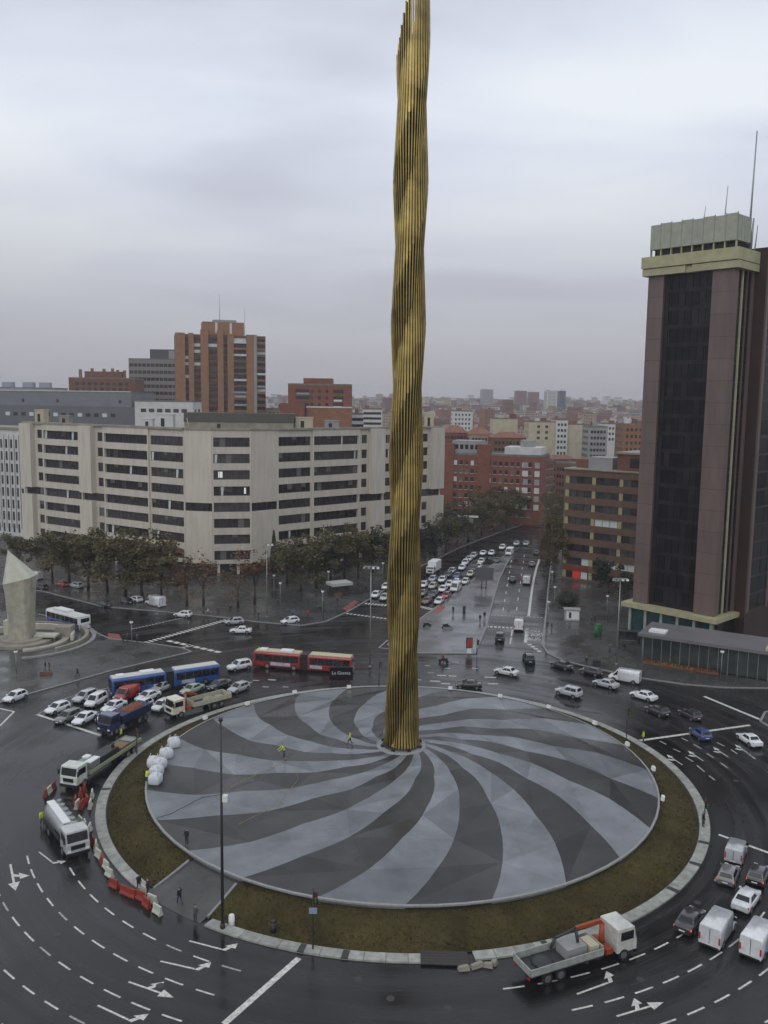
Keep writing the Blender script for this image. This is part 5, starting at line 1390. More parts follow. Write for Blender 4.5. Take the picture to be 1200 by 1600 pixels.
car('hatch', 'white', (453, 974), (438, 976), 'white hatchback at the kerb by the office corner')
car('hatch', 'white', (286, 964), (272, 963), 'white hatchback by the faint crossing under the bare trees')
car('high_van', 'white', (243, 947), (225, 942), 'white camper van parked under the autumn trees')
car('hatch', 'red', (97, 916), (85, 913), 'red hatchback parked behind the monument', 'cars parked behind the monument')
car('estate', 'silver', (119, 918), (106, 915), 'silver estate parked beside the red hatchback', 'cars parked behind the monument')
car('hatch', 'dark', (64, 921), (52, 919), 'black hatchback close to the monument shaft', 'cars parked behind the monument')
car('sedan', 'green', (163, 947), (150, 942), 'dark green saloon on the road left of the camper van')
car('hatch', 'dark', (197, 943), (186, 939), 'black hatchback beside the camper van bonnet')
car('van', 'white', (54, 905), (44, 903), 'white van partly behind the monument top')
car('hatch', 'white', (212, 940), (202, 937), 'white hatchback nose to nose with the camper van')
# boulevard queue, facing the square
QB = 'cars queuing down the boulevard'
for k, colr, c, lab in (('hatch', 'white', (691, 909), 'white hatchback behind the beige car in the boulevard queue'), ('hatch', 'beige', (676, 919), 'beige hatchback in the left lanes of the boulevard queue'),
    ('hatch', 'white', (692, 924), 'white hatchback left of the white minibus in the queue'), ('minibus', 'white', (712, 923), 'white minibus in the boulevard queue beside the median'),
    ('hatch', 'white', (727, 912), 'white hatchback just behind the white minibus'), ('hatch', 'blue', (714, 903), 'blue hatchback in the middle of the boulevard queue'),
    ('sedan', 'grey', (660, 930), 'grey saloon at the column edge in the boulevard queue'), ('sedan', 'brown', (667, 942), 'reddish brown saloon at the boulevard crossing line'),
    ('sedan', 'green', (677, 932), 'dark green saloon behind the reddish brown one'), ('hatch', 'white', (686, 943), 'white hatchback first at the boulevard crossing'),
    ('hatch', 'red', (697, 934), 'red hatchback second in the lane by the median'), ('hatch', 'white', (722, 890), 'white hatchback right of the white box lorry'),
    ('estate', 'white', (727, 882), 'white estate in the upper boulevard queue'), ('hatch', 'dark', (740, 891), 'black hatchback beside the back of the hoarding'),
    ('estate', 'silver', (740, 871), 'silver estate approaching the queue along the kerb'), ('hatch', 'white', (768, 867), 'white hatchback approaching in the middle lane'),
    ('sedan', 'black', (777, 878), 'black saloon approaching beside the white hatchback'), ('minibus', 'white', (796, 867), 'white minibus approaching far up the boulevard'),
    ('hatch', 'palegreen', (822, 852), 'pale green hatchback farthest up the boulevard'), ('hatch', 'silver', (706, 895), 'silver hatchback between the box lorry and the blue car'), ('hatch', 'beige', (735, 900), 'beige hatchback squeezed next to the hoarding leg'),
    ('hatch', 'white', (713, 913), 'white hatchback between the blue car and the white minibus'), ('hatch', 'silver', (676, 908), 'silver hatchback just below the white box lorry'), ('sedan', 'white', (733, 876), 'white saloon beside the white estate up the queue'), ('hatch', 'white', (752, 880), 'white hatchback above the hoarding'), ('sedan', 'white', (755, 867), 'white saloon between the silver estate and black saloon'), ('hatch', 'white', (702, 916), 'white hatchback hemmed in left of the minibus'), ('hatch', 'white', (662, 917), 'white hatchback at the column edge behind the grey saloon'), ('estate', 'white', (785, 858), 'white estate approaching far left of the minibus'), ('hatch', 'white', (748, 888), 'white hatchback tucked behind the black one at the hoarding'), ('hatch', 'silver', (807, 852), 'silver hatchback approaching behind the far minibus'), ('hatch', 'dark', (700, 901), 'black hatchback left of the blue car in the queue'), ('hatch', 'white', (587, 933), 'white hatchback left of the column at the block crossing'), ('hatch', 'white', (603, 920), 'white hatchback half hidden behind the column'), ('hatch', 'silver', (601, 937), 'silver hatchback touching the column edge at the crossing')):
    x, y = c
    car(k, colr, c, (x - 9, y + 7.5), lab, QB)
UPB = 'cars driving up the boulevard'
for k, colr, c, fr, lab in (('hatch', 'dark', (838, 866), (841, 858), 'black hatchback driving away by the russet trees'), ('hatch', 'grey', (831, 884), (834, 874), 'grey hatchback driving away behind the white van'),
    ('van', 'white', (823, 911), (827, 898), 'white van driving away along the bus lane line'), ('hatch', 'dark', (801, 908), (804, 897), 'black hatchback driving away left of the white van'),
    ('minibus', 'white', (811, 982), (813, 970), 'white minibus on the boulevard crossing line'), ('minivan', 'dark', (781, 1000), (783, 988), 'black people carrier leaving the square for the boulevard'),
    ('suv', 'black', (826, 1034), (821, 1024), 'black off road car turning into the boulevard')):
    car(k, colr, c, fr, lab, UPB)
for k, colr, c, fr, lab in (('sedan', 'white', (791, 1054), (770, 1050), 'white taxi saloon circling past the end of the median'), ('sedan', 'black', (732, 1075), (708, 1074), 'black saloon hugging the far side of the island'),
    ('suv', 'silver', (888, 1087), (868, 1082), 'silver off road car circling right of the white taxi'), ('sedan', 'dark', (878, 1044), (858, 1038), 'black saloon at the kerb left of the parked cars'),
    ('hatch', 'dark', (924, 1054), (904, 1049), 'black hatchback at the kerb beside the dark cabinet'), ('sedan', 'silver', (946, 1073), (926, 1068), 'silver taxi in front of the white van'),
    ('van', 'white', (976, 1065), (952, 1061), 'white panel van parked at the tower pavement'), ('sedan', 'white', (1005, 1092), (984, 1086), 'white saloon right of the white panel van'),
    ('hatch', 'dark', (1027, 1116), (1008, 1108), 'black hatchback left of the blue car', ), ('hatch', 'dark', (1078, 1122), (1058, 1112), 'black hatchback directly above the blue car'),
    ('hatch', 'blue', (1094, 1152), (1078, 1140), 'blue hatchback crossing the stop line on the right'), ('sedan', 'white', (1170, 1161), (1150, 1148), 'white saloon at the right edge above the lane arrows')):
    car(k, colr, c, fr, lab, None)
for k, colr, c, fr, lab, lit in (('sedan', 'dark', (1078, 1446), (1100, 1416), 'black saloon with lit tail lights left of the white vans', True), ('van', 'white', (1122, 1463), (1148, 1425), 'white panel van on the right bottom lanes', False),
    ('sedan', 'white', (1166, 1413), (1190, 1380), 'white saloon just beyond the white panel van', False), ('van', 'white', (1186, 1480), (1212, 1442), 'white panel van cut by the right edge of the picture', False),
    ('small_van', 'silver', (1150, 1340), (1160, 1315), 'small grey box van waiting at the right stop line', False), ('hatch', 'grey', (1138, 1374), (1150, 1345), 'dark grey hatchback behind the small grey box van', True), ('hatch', 'dark', (1184, 1374), (1196, 1346), 'black hatchback with lit tail lights at the right edge', True)):
    car(k, colr, c, fr, lab, 'cars leaving round the right of the island', lit)

# ------------------------------------------------------------------ buses
BUSW = {}
def bus_section(o, x0, x1, colr, H_=3.0, w=1.25, front=False, rear=False, roofc=(.50, .47, .36), doors=()):
    pm = paint(*colr); rfm = mat('bus roof %.2f' % roofc[2], roofc, .5, var=.1)
    def rg_(x, ww, zt): return [(x, ww * .82, zt), (x, ww * .97, zt - .14), (x, ww, zt - .4), (x, ww, .55), (x, ww * .97, .35), (x, -ww * .97, .35), (x, -ww, .55), (x, -ww, zt - .4), (x, -ww * .97, zt - .14), (x, -ww * .82, zt)]
    sh = [rg_(x0, w * (.96 if rear else 1), H_ - .1), rg_(x0 + .25, w, H_), rg_(x1 - .25, w, H_), rg_(x1, w * (.94 if front else 1), H_ - .12)]
    MB().loft(sh).build('body', pm, o)
    MB().box(x0 + .25, x1 - .25, -w * .80, w * .80, H_ + .003, H_ + .06).build('roof_panel', rfm, o)
    n = int((x1 - x0 - .6) / 1.45)
    for y in (-1, 1):
        for i in range(n):
            xa = x0 + .35 + (x1 - x0 - .7) * i / n; xb = x0 + .35 + (x1 - x0 - .7) * (i + 1) / n - .07
            MB().box(xa, xb, y * w - .02, y * w + .015, 1.35, 2.5).build('side_window', M_GLASSD, o)
    if front:
        MB().box(x1 - .03, x1 + .02, -w * .86, w * .86, 1.0, 2.75).build('windscreen', M_GLASSD, o)
        for y in (-1, 1): MB().box(x1 - .05, x1 + .03, y * w * .7 - .18, y * w * .7 + .18, .6, .8).build('headlight', M_HEAD, o)
    if rear:
        MB().box(x0 - .02, x0 + .03, -w * .8, w * .8, 1.7, 2.6).build('rear_window', M_GLASSD, o)
        for y in (-1, 1): MB().box(x0 - .03, x0 + .04, y * w * .85 - .1, y * w * .85 + .1, .9, 1.3).build('tail_light', M_TAIL, o)
def wheels(o, xs_, w, me=WH_TRK, r=.5):
    for x in xs_:
        for y in (-1, 1): link('rim', RIMS[me.name], link('wheel', me, o, (x, y * (w - .1), r)))
def art_bus(label, c, fr, colr, roofc, bend=0.0, ads=()):
    loc, rz = place(c, fr)
    o = root('articulated_bus', label, 'bus', (loc[0], loc[1], .004), rz)
    bus_section(o, .55, 9.2, colr, front=True, roofc=roofc); bus_section(o, -8.6, -.75, colr, rear=True, roofc=roofc)
    m = MB()
    for i in range(6):
        x = -.74 + 1.28 * i / 6; m.box(x, x + .20, -1.18, 1.18, .5, 2.95); m.box(x + .201, x + .212, -1.12, 1.12, .55, 2.88)
    m.build('bellows', M_BLACK, o)
    MB().box(2.2, 4.4, -.7, .7, 3.063, 3.32).build('roof_unit', M_WHITEP, o); MB().box(7.0, 8.2, -.6, .6, 3.063, 3.28).build('roof_unit', M_WHITEP, o)
    wheels(o, (6.6, 1.7, -6.0), 1.25)
    for s_, xa, xb in ads: MB().box(xa, xb, s_ * 1.25 - .02, s_ * 1.25 + .022, .68, 1.25).build('advert_panel', mat('pale advert', (.40, .42, .48), .5, var=.3, scale=2), o)
    for xa in (7.7, 3.3, -3.4): MB().box(xa, xa + 1.15, -1.272, -1.23, .5, 2.6).build('door', M_GLASSD, o)
    return o
art_bus('red articulated bus with cream roof crossing behind the island', (477, 1046), (402, 1040), ('bus red', (.30, .022, .018)), (.50, .45, .30), ads=((1, 2.4, 6.0), (1, -3.4, -1.2), (-1, 2, 5)))
art_bus('blue articulated bus with white roof beside the waiting cars', (262, 1074), (176, 1087), ('bus blue', (.03, .085, .28)), (.55, .55, .52), ads=((1, .9, 2.6), (1, -4.2, -2.0)))
loc, rz = place((106, 978), (76, 970))
wb = root('city_bus', 'white and blue single bus turning behind the monument', 'bus', (loc[0], loc[1], .004), rz)
bus_section(wb, -5.9, 5.9, ('bus white', (.6, .61, .6)), front=True, rear=True, roofc=(.6, .6, .56))
for y in (-1, 1): MB().box(-5.6, 5.6, y * 1.25 - .02, y * 1.25 + .012, .45, 1.3).build('blue_skirt', paint('bus blue', (.03, .085, .28)), wb)
MB().box(-5.93, -5.2, -1.27, 1.27, 1.3, 3.02).build('rear_panel', M_WHITEP, wb); MB().box(-5.96, -5.92, -1.0, 1.0, 1.75, 2.55).build('rear_glass', M_GLASSD, wb)
MB().box(-1, 3.5, -.9, .9, 3.063, 3.45).build('roof_unit', M_WHITEP, wb)
wheels(wb, (-3.6, 3.4), 1.25)

# ------------------------------------------------------------------ lorries
def cab(o, x0, x1, colr, H_=2.9, w=1.2, z0=.75):
    pm = paint(*colr) if isinstance(colr, tuple) else colr
    b = MB(); r = []
    prof = [(x0, z0), (x0, H_ - .05), (x0 + .1, H_), (x1 - .45, H_), (x1 - .32, H_ - .06), (x1 - .05, z0 + 1.0), (x1, z0 + .85), (x1, z0)]
    for y, s_ in ((-w, .0), (-w * .97, .0), (w * .97, 0), (w, 0)):
        k = .96 if abs(y) == w else 1.0
        cx = (x0 + x1) / 2; r.append([(cx + (px_ - cx) * k, y, pz if pz < H_ - .3 else pz - (.06 if k < 1 else 0)) for px_, pz in prof])
    b.loft(r, 0, smooth=False); b.build('cab', pm, o)
    q = [(x1 - .05 + .004, -w, z0 + 1.0), (x1 - .05 + .004, w, z0 + 1.0), (x1 - .32 + .004, w, H_ - .06), (x1 - .32 + .004, -w, H_ - .06)]
    pane(MB(), q, .07, .93, .06, .86, .03).build('windscreen', M_GLASSD, o)
    for y in (-1, 1):
        MB().box(x0 + .35, x1 - .42, y * w - .03, y * w + .03, z0 + 1.05, H_ - .35).build('side_window', M_GLASSD, o)
        MB().box(x1 - .05, x1 + .05, y * w * .75 - .18, y * w * .75 + .18, z0 + .08, z0 + .3).build('headlight', M_HEAD, o)
        MB().box(x1 - .12, x1 - .02, y * (w + .16) - .1, y * (w + .16) + .1, z0 + 1.1, z0 + 1.75).build('mirror', M_BLACK, o)
    MB().box(x1 - .2, x1 + .1, -w * .98, w * .98, .42, z0 - .003).build('bumper', M_BLACK, o)
    MB().box(x1 - .0, x1 + .035, -w * .6, w * .6, z0 + .3, z0 + .75).build('grille', M_BLACK, o)
def chassis(o, x0, x1, axles, w=1.2):
    MB().box(x0, x1, -.45, .45, .62, .95).build('chassis', M_BLACK, o); wheels(o, axles, w)
def dropside(o, x0, x1, m, h=.65, w=1.25, floor=None):
    MB().box(x0, x1, -w, w, .98, 1.12).build('bed', floor or M_DSTEEL, o)
    for y in (-1, 1): MB().box(x0, x1, y * w - .05, y * w + .05, 1.123, 1.12 + h).build('side_board', m, o)
    MB().box(x0 - .05, x0 + .05, -w + .06, w - .06, 1.123, 1.12 + h).build('tail_board', m, o); MB().box(x1 - .05, x1 + .05, -w + .06, w - .06, 1.123, 1.25 + h).build('head_board', m, o)
    for y in (-1, 1): MB().box(x0 - .08, x0 + .02, y * w * .8 - .15, y * w * .8 + .15, .75, .93).build('tail_light', M_TAIL, o)
ORANGE = mat('crane orange', (.30, .055, .018), .5, var=.3, scale=2)
def crane(o, x, fold, z=1.0, m=ORANGE):
    k = MB().cyl((x, 0, z), (x, 0, z + 2.1), .28, .22, 10).build('crane_mast', m, o)
    MB().box(x - .35, x + .35, -1.15, 1.15, z - .1, z + .35).build('crane_base', m, o)
    b = MB()
    pts = [Vector((x, 0, z + 2.0))] + [Vector(p) for p in fold]
    for a, c_ in zip(pts[:-1], pts[1:]):
        k = MB(); d = (c_ - a).normalized(); up = Vector((0, 0, 1)); s_ = d.cross(up); s_ = s_.normalized() if s_.length > .1 else Vector((0, 1, 0)); u = s_.cross(d)
        k.loft([[a + s_ * .15 + u * .17, a - s_ * .15 + u * .17, a - s_ * .15 - u * .17, a + s_ * .15 - u * .17], [c_ + s_ * .12 + u * .13, c_ - s_ * .12 + u * .13, c_ - s_ * .12 - u * .13, c_ + s_ * .12 - u * .13]], smooth=False)
        k.build('crane_boom', m, o)
    MB().cyl((x + .2, .25, z + .6), (pts[1].x * .5 + x * .5, .25, z + 2.0), .07, .07, 6).build('crane_ram', M_STEEL, o)
loc, rz = place((902, 1506), (985, 1480))
t1 = root('crane_lorry', 'white lorry with a folded orange loading crane at the bottom of the island', 'lorry', (loc[0], loc[1], .004), rz)
chassis(t1, -5.2, 5.0, (-3.9, -2.6, 3.9)); cab(t1, 3.2, 5.3, ('lorry white', (.60, .60, .55)))
dropside(t1, -5.6, 1.7, mat('grey bed board', (.30, .32, .29), .6, var=.25, scale=2), .6)
crane(t1, 2.45, [(2.3, .1, 3.25), (-.1, .3, 3.1)])
for a, c_ in (((-.1, .3, 3.05), (-2.2, .3, 2.75)), ((-2.2, .3, 2.75), (-2.6, .3, 1.9)), ((-.1, .3, 3.05), (-.2, -.2, 2.1))): MB().cyl(a, c_, .15, .12, 8).build('crane_jib', M_DSTEEL, t1)
MB().box(-1.6, .4, -.7, .9, 1.123, 2.0).build('load_crate', M_GREY, t1); MB().box(.6, 1.5, -.9, .6, 1.123, 1.9).build('load_crate', M_CREAM, t1)
b = MB(); g = random.Random(2); b.ball((-3.6, 0, 1.15), 1.0, 12, 6, sz=.35); b.build('load_heap', M_DSTEEL, t1)
loc, rz = place((308, 1110), (264, 1122))
t2 = root('crane_lorry', 'white lorry with orange crane in the queue on the left', 'lorry', (loc[0], loc[1], .004), rz)
chassis(t2, -5.0, 4.6, (-3.6, -2.3, 3.5)); cab(t2, 2.8, 4.9, ('lorry cream', (.60, .58, .44)))
dropside(t2, -5.4, 1.3, mat('cream bed board', (.42, .41, .30), .6, var=.2), .7)
crane(t2, 2.05, [(2.0, .1, 3.3), (.3, .4, 2.7)])
b = MB(); b.ball((-2.2, 0, 1.2), 1.1, 14, 6, sz=.5); b.ball((-3.9, .1, 1.2), .9, 12, 6, sz=.5); b.build('load_heap', M_CONC2, t2)
loc, rz = place((194, 1135), (162, 1150))
t3 = root('tipper_lorry', 'dark blue tipper lorry with a reddish load behind the flatbed', 'lorry', (loc[0], loc[1], .004), rz)
chassis(t3, -4.2, 3.8, (-3.2, -1.9, 2.9)); cab(t3, 2.0, 4.1, ('lorry blue', (.02, .03, .10)))
BL = mat('tipper blue', (.018, .028, .075), .5, var=.2)
MB().hexa([(-4.5, -1.1, 1.1), (1.6, -1.1, 1.1), (1.6, 1.1, 1.1), (-4.5, 1.1, 1.1), (-4.6, -1.28, 2.3), (1.75, -1.28, 2.3), (1.75, 1.28, 2.3), (-4.6, 1.28, 2.3)]).build('tipper_body', BL, t3)
b = MB(); b.ball((-2.6, 0, 2.25), 1.15, 12, 6, sz=.4); b.ball((-.8, .1, 2.25), 1.1, 12, 6, sz=.35); b.build('load_heap', mat('rubble load', (.18, .06, .035), .9, var=.5, scale=3), t3)
loc, rz = place((156, 1203), (121, 1226))
t4 = root('flatbed_lorry', 'long flatbed lorry with a white cab carrying site machinery', 'lorry', (loc[0], loc[1], .004), rz)
chassis(t4, -7.2, 6.0, (-5.8, -4.5, 4.8)); cab(t4, 4.2, 6.3, ('lorry pale', (.55, .60, .52)))
dropside(t4, -7.6, 3.8, mat('olive bed board', (.30, .31, .20), .6, var=.2), .45)
MB().box(1.3, 3.2, -1.0, 1.0, 1.123, 2.3).build('generator', M_STEEL, t4); MB().box(1.25, 3.25, .1, 1.0, 2.303, 2.42).build('generator_lid', M_WHITEP, t4); MB().box(1.3, 2.2, -1.0, -.2, 2.303, 2.5).build('generator_lid', M_WHITEP, t4)
MB().box(-3.0, .8, -.9, .8, 1.123, 2.1).build('compressor', M_DSTEEL, t4); MB().cyl((-2.6, .2, 2.1), (-2.6, .2, 2.7), .2, .2, 8).build('exhaust', M_DSTEEL, t4)
MB().box(-5.4, -3.4, -.8, .9, 1.123, 1.7).build('load_crate', mat('timber load', (.2, .13, .06), .8, var=.3), t4)
MB().box(-7.2, -6.0, -1.0, .8, 1.123, 1.6).build('load_crate', M_STEEL, t4)
loc, rz = place((103, 1314), (126, 1346))
t5 = root('tanker_lorry', 'grey tanker lorry with a cylindrical tank beside the barriers', 'lorry', (loc[0], loc[1], .004), rz)
chassis(t5, -4.6, 4.0, (-3.4, -2.1, 3.0)); cab(t5, 2.3, 4.4, ('lorry grey', (.42, .43, .42)))
b = MB(); rings = []
for i in range(9):
    x = -4.6 + 6.6 * i / 8; k = .82 if i in (0, 8) else 1.0
    rings.append([(x, 1.12 * k * math.cos(2 * math.pi * q / 18), 1.95 + .95 * k * math.sin(2 * math.pi * q / 18)) for q in range(18)])
b.loft(rings).build('tank', mat('tank metal', (.40, .41, .41), .3, metal=.6, var=.15), t5)
MB().box(-4.3, 1.8, -.75, .05, 2.82, 2.95).build('walkway', M_WHITEP, t5)
for i in range(5): MB().cyl((-3.8 + i * 1.25, .45, 2.75), (-3.8 + i * 1.25, .45, 3.02), .26, .26, 10).build('tank_hatch', M_STEEL, t5)
for y in (-1, 1): MB().box(-4.2, 1.6, y * 1.12 - .08, y * 1.12 + .08, 1.0, 1.35).build('side_locker', M_DSTEEL, t5)
loc, rz = place((677, 896), (665, 904))
t6 = root('box_lorry', 'white box lorry on the left lane of the boulevard queue', 'lorry', (loc[0], loc[1], .004), rz)
chassis(t6, -3.6, 3.2, (-2.4, 2.4)); cab(t6, 1.7, 3.6, ('lorry white', (.60, .60, .55)), 2.5, 1.05)
MB().box(-3.8, 1.5, -1.2, 1.2, .98, 3.5).build('cargo_box', M_WHITEP, t6)
# quad / motorcycle with rider
def motorbike(label, c, fr, rider):
    loc, rz = place(c, fr)
    o = root('motorcycle', label, 'motorcycle', (loc[0], loc[1], .01), rz)
    for x in (-.7, .7): MB().cyl((x, -.07, .31), (x, .07, .31), .31, .31, 14).build('wheel', M_TYRE, o)
    MB().hexa([(-.5, -.16, .4), (.45, -.16, .4), (.45, .16, .4), (-.5, .16, .4), (-.85, -.12, .85), (.3, -.15, .95), (.3, .15, .95), (-.85, .12, .85)]).build('frame', M_BLACK, o)
    MB().box(-.8, -.05, -.16, .16, .86, .95).build('seat', M_BLACK, o); MB().tube([(.7, 0, .31), (.42, 0, 1.05)], .05).build('fork', M_STEEL, o); MB().tube([(.4, -.35, 1.1), (.4, .35, 1.1)], .03).build('handlebar', M_BLACK, o)
motorbike('dark motorcycle at the crossing in front of the median', (693, 1036), (681, 1034), True)
motorbike('parked motorcycle on the median near the column', (667, 980), (675, 979), False)
motorbike('parked motorcycle on the median beside the planter', (697, 982), (706, 981), False)

# ================================================================== people
HV = mat('high visibility yellow', (.50, .62, .03), .6)
JK = {'hv': HV, 'black': mat('black coat', (.015, .015, .017), .8), 'navy': mat('navy coat', (.02, .025, .05), .8), 'grey': mat('grey coat', (.09, .09, .095), .8), 'red': mat('red coat', (.30, .03, .025), .8), 'blue': mat('blue coat', (.05, .14, .30), .8), 'brown': mat('brown coat', (.09, .05, .03), .8), 'white': mat('pale coat', (.5, .5, .48), .8)}
TR = [mat('dark trousers', (.018, .018, .022), .8), mat('jeans', (.03, .045, .09), .8), mat('grey trousers', (.06, .06, .065), .8)]
def cone_pt(px, py):
    z = 2.5
    for _ in range(25):
        p = at(px, py, z); r = min(RD, (Vector((p.x, p.y)) - C0).length); z = cz(r)
    return Vector((p.x, p.y, z + .02))
PI_ = [0]
def person(px, py, jacket, label, pose='stand', face=None, z=.13, P=None, group=None):
    PI_[0] += 1; i = PI_[0]
    p = P or at(px, py, z)
    o = link('person', PM[pose], None, p, R(face if face is not None else (i * 77) % 360))
    tag(o, label, 'person', group, 'thing')
    for k, m in ((0, JK[jacket]), (1, TR[i % 3])):
        o.material_slots[k].link = 'OBJECT'; o.material_slots[k].material = m
    k = 1.0 + .08 * ((i * 37) % 10) / 10; o.scale = (k, k, k)
    return o
person(444, 1184, 'hv', 'worker in a yellow vest standing on a dark arm of the cone', 'work', 200, P=cone_pt(444, 1184))
person(547, 1164, 'hv', 'worker in a yellow vest nearest the gilded column', 'walk', 170, P=cone_pt(547, 1164))
person(292, 1322, 'black', 'person in black at the rim of the paved cone', 'stand', 250, P=cone_pt(292, 1320))
person(1005, 1161, 'hv', 'worker in a yellow vest at the stop line right of the island', 'stand', 180, z=0)
person(66, 1290, 'hv', 'worker in a yellow vest behind the tanker lorry', 'walk', 300, z=0)
person(190, 1156, 'hv', 'worker in a yellow vest beside the tipper lorry', 'stand', 200, z=0)
person(229, 1226, 'hv', 'worker in yellow beside the white bulk bags', 'work', 60, z=1.4)
for x, y, j, l, ps, f in ((217, 1393, 'black', 'person in black on the kerb left of the ramp, nearer the tanker', 'walk', 320), (231, 1399, 'navy', 'person in navy on the kerb at the ramp edge', 'stand', 200), (281, 1413, 'black', 'person in black walking in the middle of the ramp', 'walk', 130), (305, 1442, 'grey', 'person in grey at the foot of the ramp', 'stand', 60),
    (121, 1057, 'brown', 'lone person on the plaza below the monument', 'walk', 20), (71, 1047, 'black', 'left of two people by the monument steps', 'stand', 200), (77, 1048, 'brown', 'right of two people by the monument steps', 'stand', 20),
    (708, 959, 'navy', 'person in navy on the median near the crossing', 'walk', 250), (750, 972, 'black', 'left one of a pair standing at the median edge', 'stand', 270), (757, 968, 'black', 'right one of a pair standing at the median edge', 'stand', 90),
    (953, 1020, 'grey', 'person in grey walking on the tower pavement left of the tall mast', 'walk', 200), (975, 1017, 'black', 'person in black walking on the tower pavement right of the tall mast', 'stride', 20), (924, 975, 'black', 'left of two people behind the green booth', 'stand', 180), (929, 972, 'navy', 'right of two people behind the green booth', 'stand', 0), (916, 1040, 'navy', 'person in navy at the kerb beside the dark cabinet', 'stand', 270), (1081, 1058, 'red', 'person in a red coat before the glass pavilion', 'walk', 180),
    (360, 957, 'black', 'person in black waiting by the silver hatchback under the bare tree', 'stand', 270), (341, 960, 'brown', 'person in brown left of the bare tree at the crossing', 'stand', 240), (325, 962, 'white', 'person in a pale coat at the office pavement kerb', 'walk', 180), (404, 968, 'black', 'person in black at the kerb between the tall mast and crossing', 'stand', 200), (434, 948, 'black', 'person in black behind the tall office mast', 'walk', 20), (460, 948, 'navy', 'person in navy behind the white hatchback at the office corner', 'walk', 200), (458, 964, 'blue', 'person in a bright blue coat at the office corner', 'stand', 270), (481, 966, 'red', 'person in a dark red coat at the boulevard corner', 'stand', 250), (500, 958, 'black', 'person in black at the boulevard corner', 'stand', 270), (527, 945, 'black', 'person in black beside the red paving by the news kiosk', 'walk', 40), (572, 925, 'black', 'person in black on the boulevard pavement near the column', 'stride', 60), (563, 928, 'brown', 'person in brown beside the news kiosk', 'stand', 90),
    (193, 1004, 'black', 'person in black waiting beside the red paving on the plaza', 'stand', 40), (199, 1003, 'brown', 'person in brown waiting under the plaza globe lamp', 'stand', 70), (1098, 1292, 'black', 'person in black on the right side of the ring kerb', 'stand', 0), (214, 1004, 'grey', 'person in grey at the plaza crossing', 'stand', 30), (862, 985, 'black', 'person in black at the bus lane kerb', 'stand', 180)):
    person(x, y, j, l, ps, f)
person(693, 1036, 'red', 'rider in a red jacket on the motorcycle before the median', 'work', 190, z=.05)

# ================================================================== street furniture
def mast(label, base, h, top='bar', m=M_STEEL, r=.11, z=.13):
    p = at(*base, z); o = root('lamp_mast', label, 'lamp post', p)
    MB().cyl((0, 0, 0), (0, 0, h), r * 1.25, r * .7, 10).build('pole', m, o); MB().cyl((0, 0, 0), (0, 0, .5), r * 2, r * 1.7, 10).build('foot', m, o)
    if top == 'bar':
        MB().box(-1.3, 1.3, -.12, .12, h, h + .18).build('crossbar', m, o)
        for x in (-1.2, -.4, .4, 1.2): MB().box(x - .22, x + .22, -.4, .1, h - .28, h - .003).build('floodlight', M_GLOBE if x > 0 else M_GREY, o)
    elif top == 'box':
        MB().box(.1, .55, -.2, .2, h * .62, h * .62 + .55).build('control_box', M_WHITEP, o)
        MB().cyl((0, 0, h), (0, 0, h + .3), .2, .16, 8).build('finial', m, o)
    return o
mast('tall slender dark mast on the ring kerb at the lower left', (348, 1450), 19.2, 'box', M_DSTEEL, .12)
mast('tall pale mast with a floodlight bar by the office corner', (417, 966), 16.2)
mast('tall pale mast with floodlights left of the gilded column', (578, 1044), 18.2, z=0)
mast('tall pale mast on the tower pavement', (963, 1040), 15.9)
def globe(label, base, top_y, z=.13):
    p = at(*base, z); q = ad(base[0], top_y, p.y); h = max(3.2, q.z - z)
    o = root('globe_lamp', label, 'street lamp', p, group='globe lamps on the pavements')
    MB().cyl((0, 0, 0), (0, 0, h - .25), .075, .05, 8).build('post', M_STEEL, o)
    MB().ball((0, 0, h), .34, 12, 8).build('globe', M_GLOBE, o); MB().cyl((0, 0, h + .2), (0, 0, h + .42), .3, .08, 10).build('cap', M_DSTEEL, o)
for l, b_, ty in (('globe lamp on the plaza directly below the monument', (26, 1052), 1018), ('globe lamp at the plaza crossing right of the monument', (206, 1008), 972), ('left globe lamp of the pair before the cypress', (428, 936), 899), ('right globe lamp of the pair before the cypress', (438, 948), 911),
    ('globe lamp in front of the news kiosk', (504, 962), 924), ('globe lamp behind the news kiosk', (513, 925), 893), ('globe lamp beside the column on the boulevard pavement', (598, 911), 880), ('globe lamp among the bare trees at the office', (377, 940), 901),
    ('globe lamp behind the green booth', (948, 966), 931), ('globe lamp at the left end of the pavilion', (1003, 1033), 992), ('globe lamp in front of the middle of the pavilion', (1126, 1060), 1018), ('globe lamp behind the pavilion at the tower corner', (1158, 1003), 966),
    ('globe lamp at the right boulevard kerb by the white kiosk', (866, 950), 917), ('second globe lamp up the right boulevard kerb', (862, 925), 893), ('third globe lamp up the right boulevard kerb', (862, 902), 873), ('globe lamp nearest the bus lane lettering', (856, 978), 940), ('globe lamp among the trees west of the office', (110, 900), 868)):
    globe(l, b_, ty)
def signal(label, base, h=3.4, z=.13, rz=0.0, sign=False):
    p = at(*base, z); o = root('traffic_signal', label, 'traffic light', p, rz)
    MB().cyl((0, 0, 0), (0, 0, h), .07, .06, 8).build('post', M_DSTEEL, o)
    MB().box(.06, .38, -.18, .14, h - 1.3, h - .35).build('signal_head', M_BLACK, o)
    for k, c in enumerate(((.25, .02, .02), (.25, .16, .02), (.02, .2, .08))): MB().cyl((.22, -.181, h - .55 - .28 * k), (.22, -.21, h - .55 - .28 * k), .1, .1, 10).build('lens', mat('lens %d' % k, c, .3), o)
    if sign: MB().box(-.35, .35, -.1, -.07, h - 2.3, h - 1.75).build('sign_plate', mat('blue grey plate', (.25, .32, .42), .4), o)
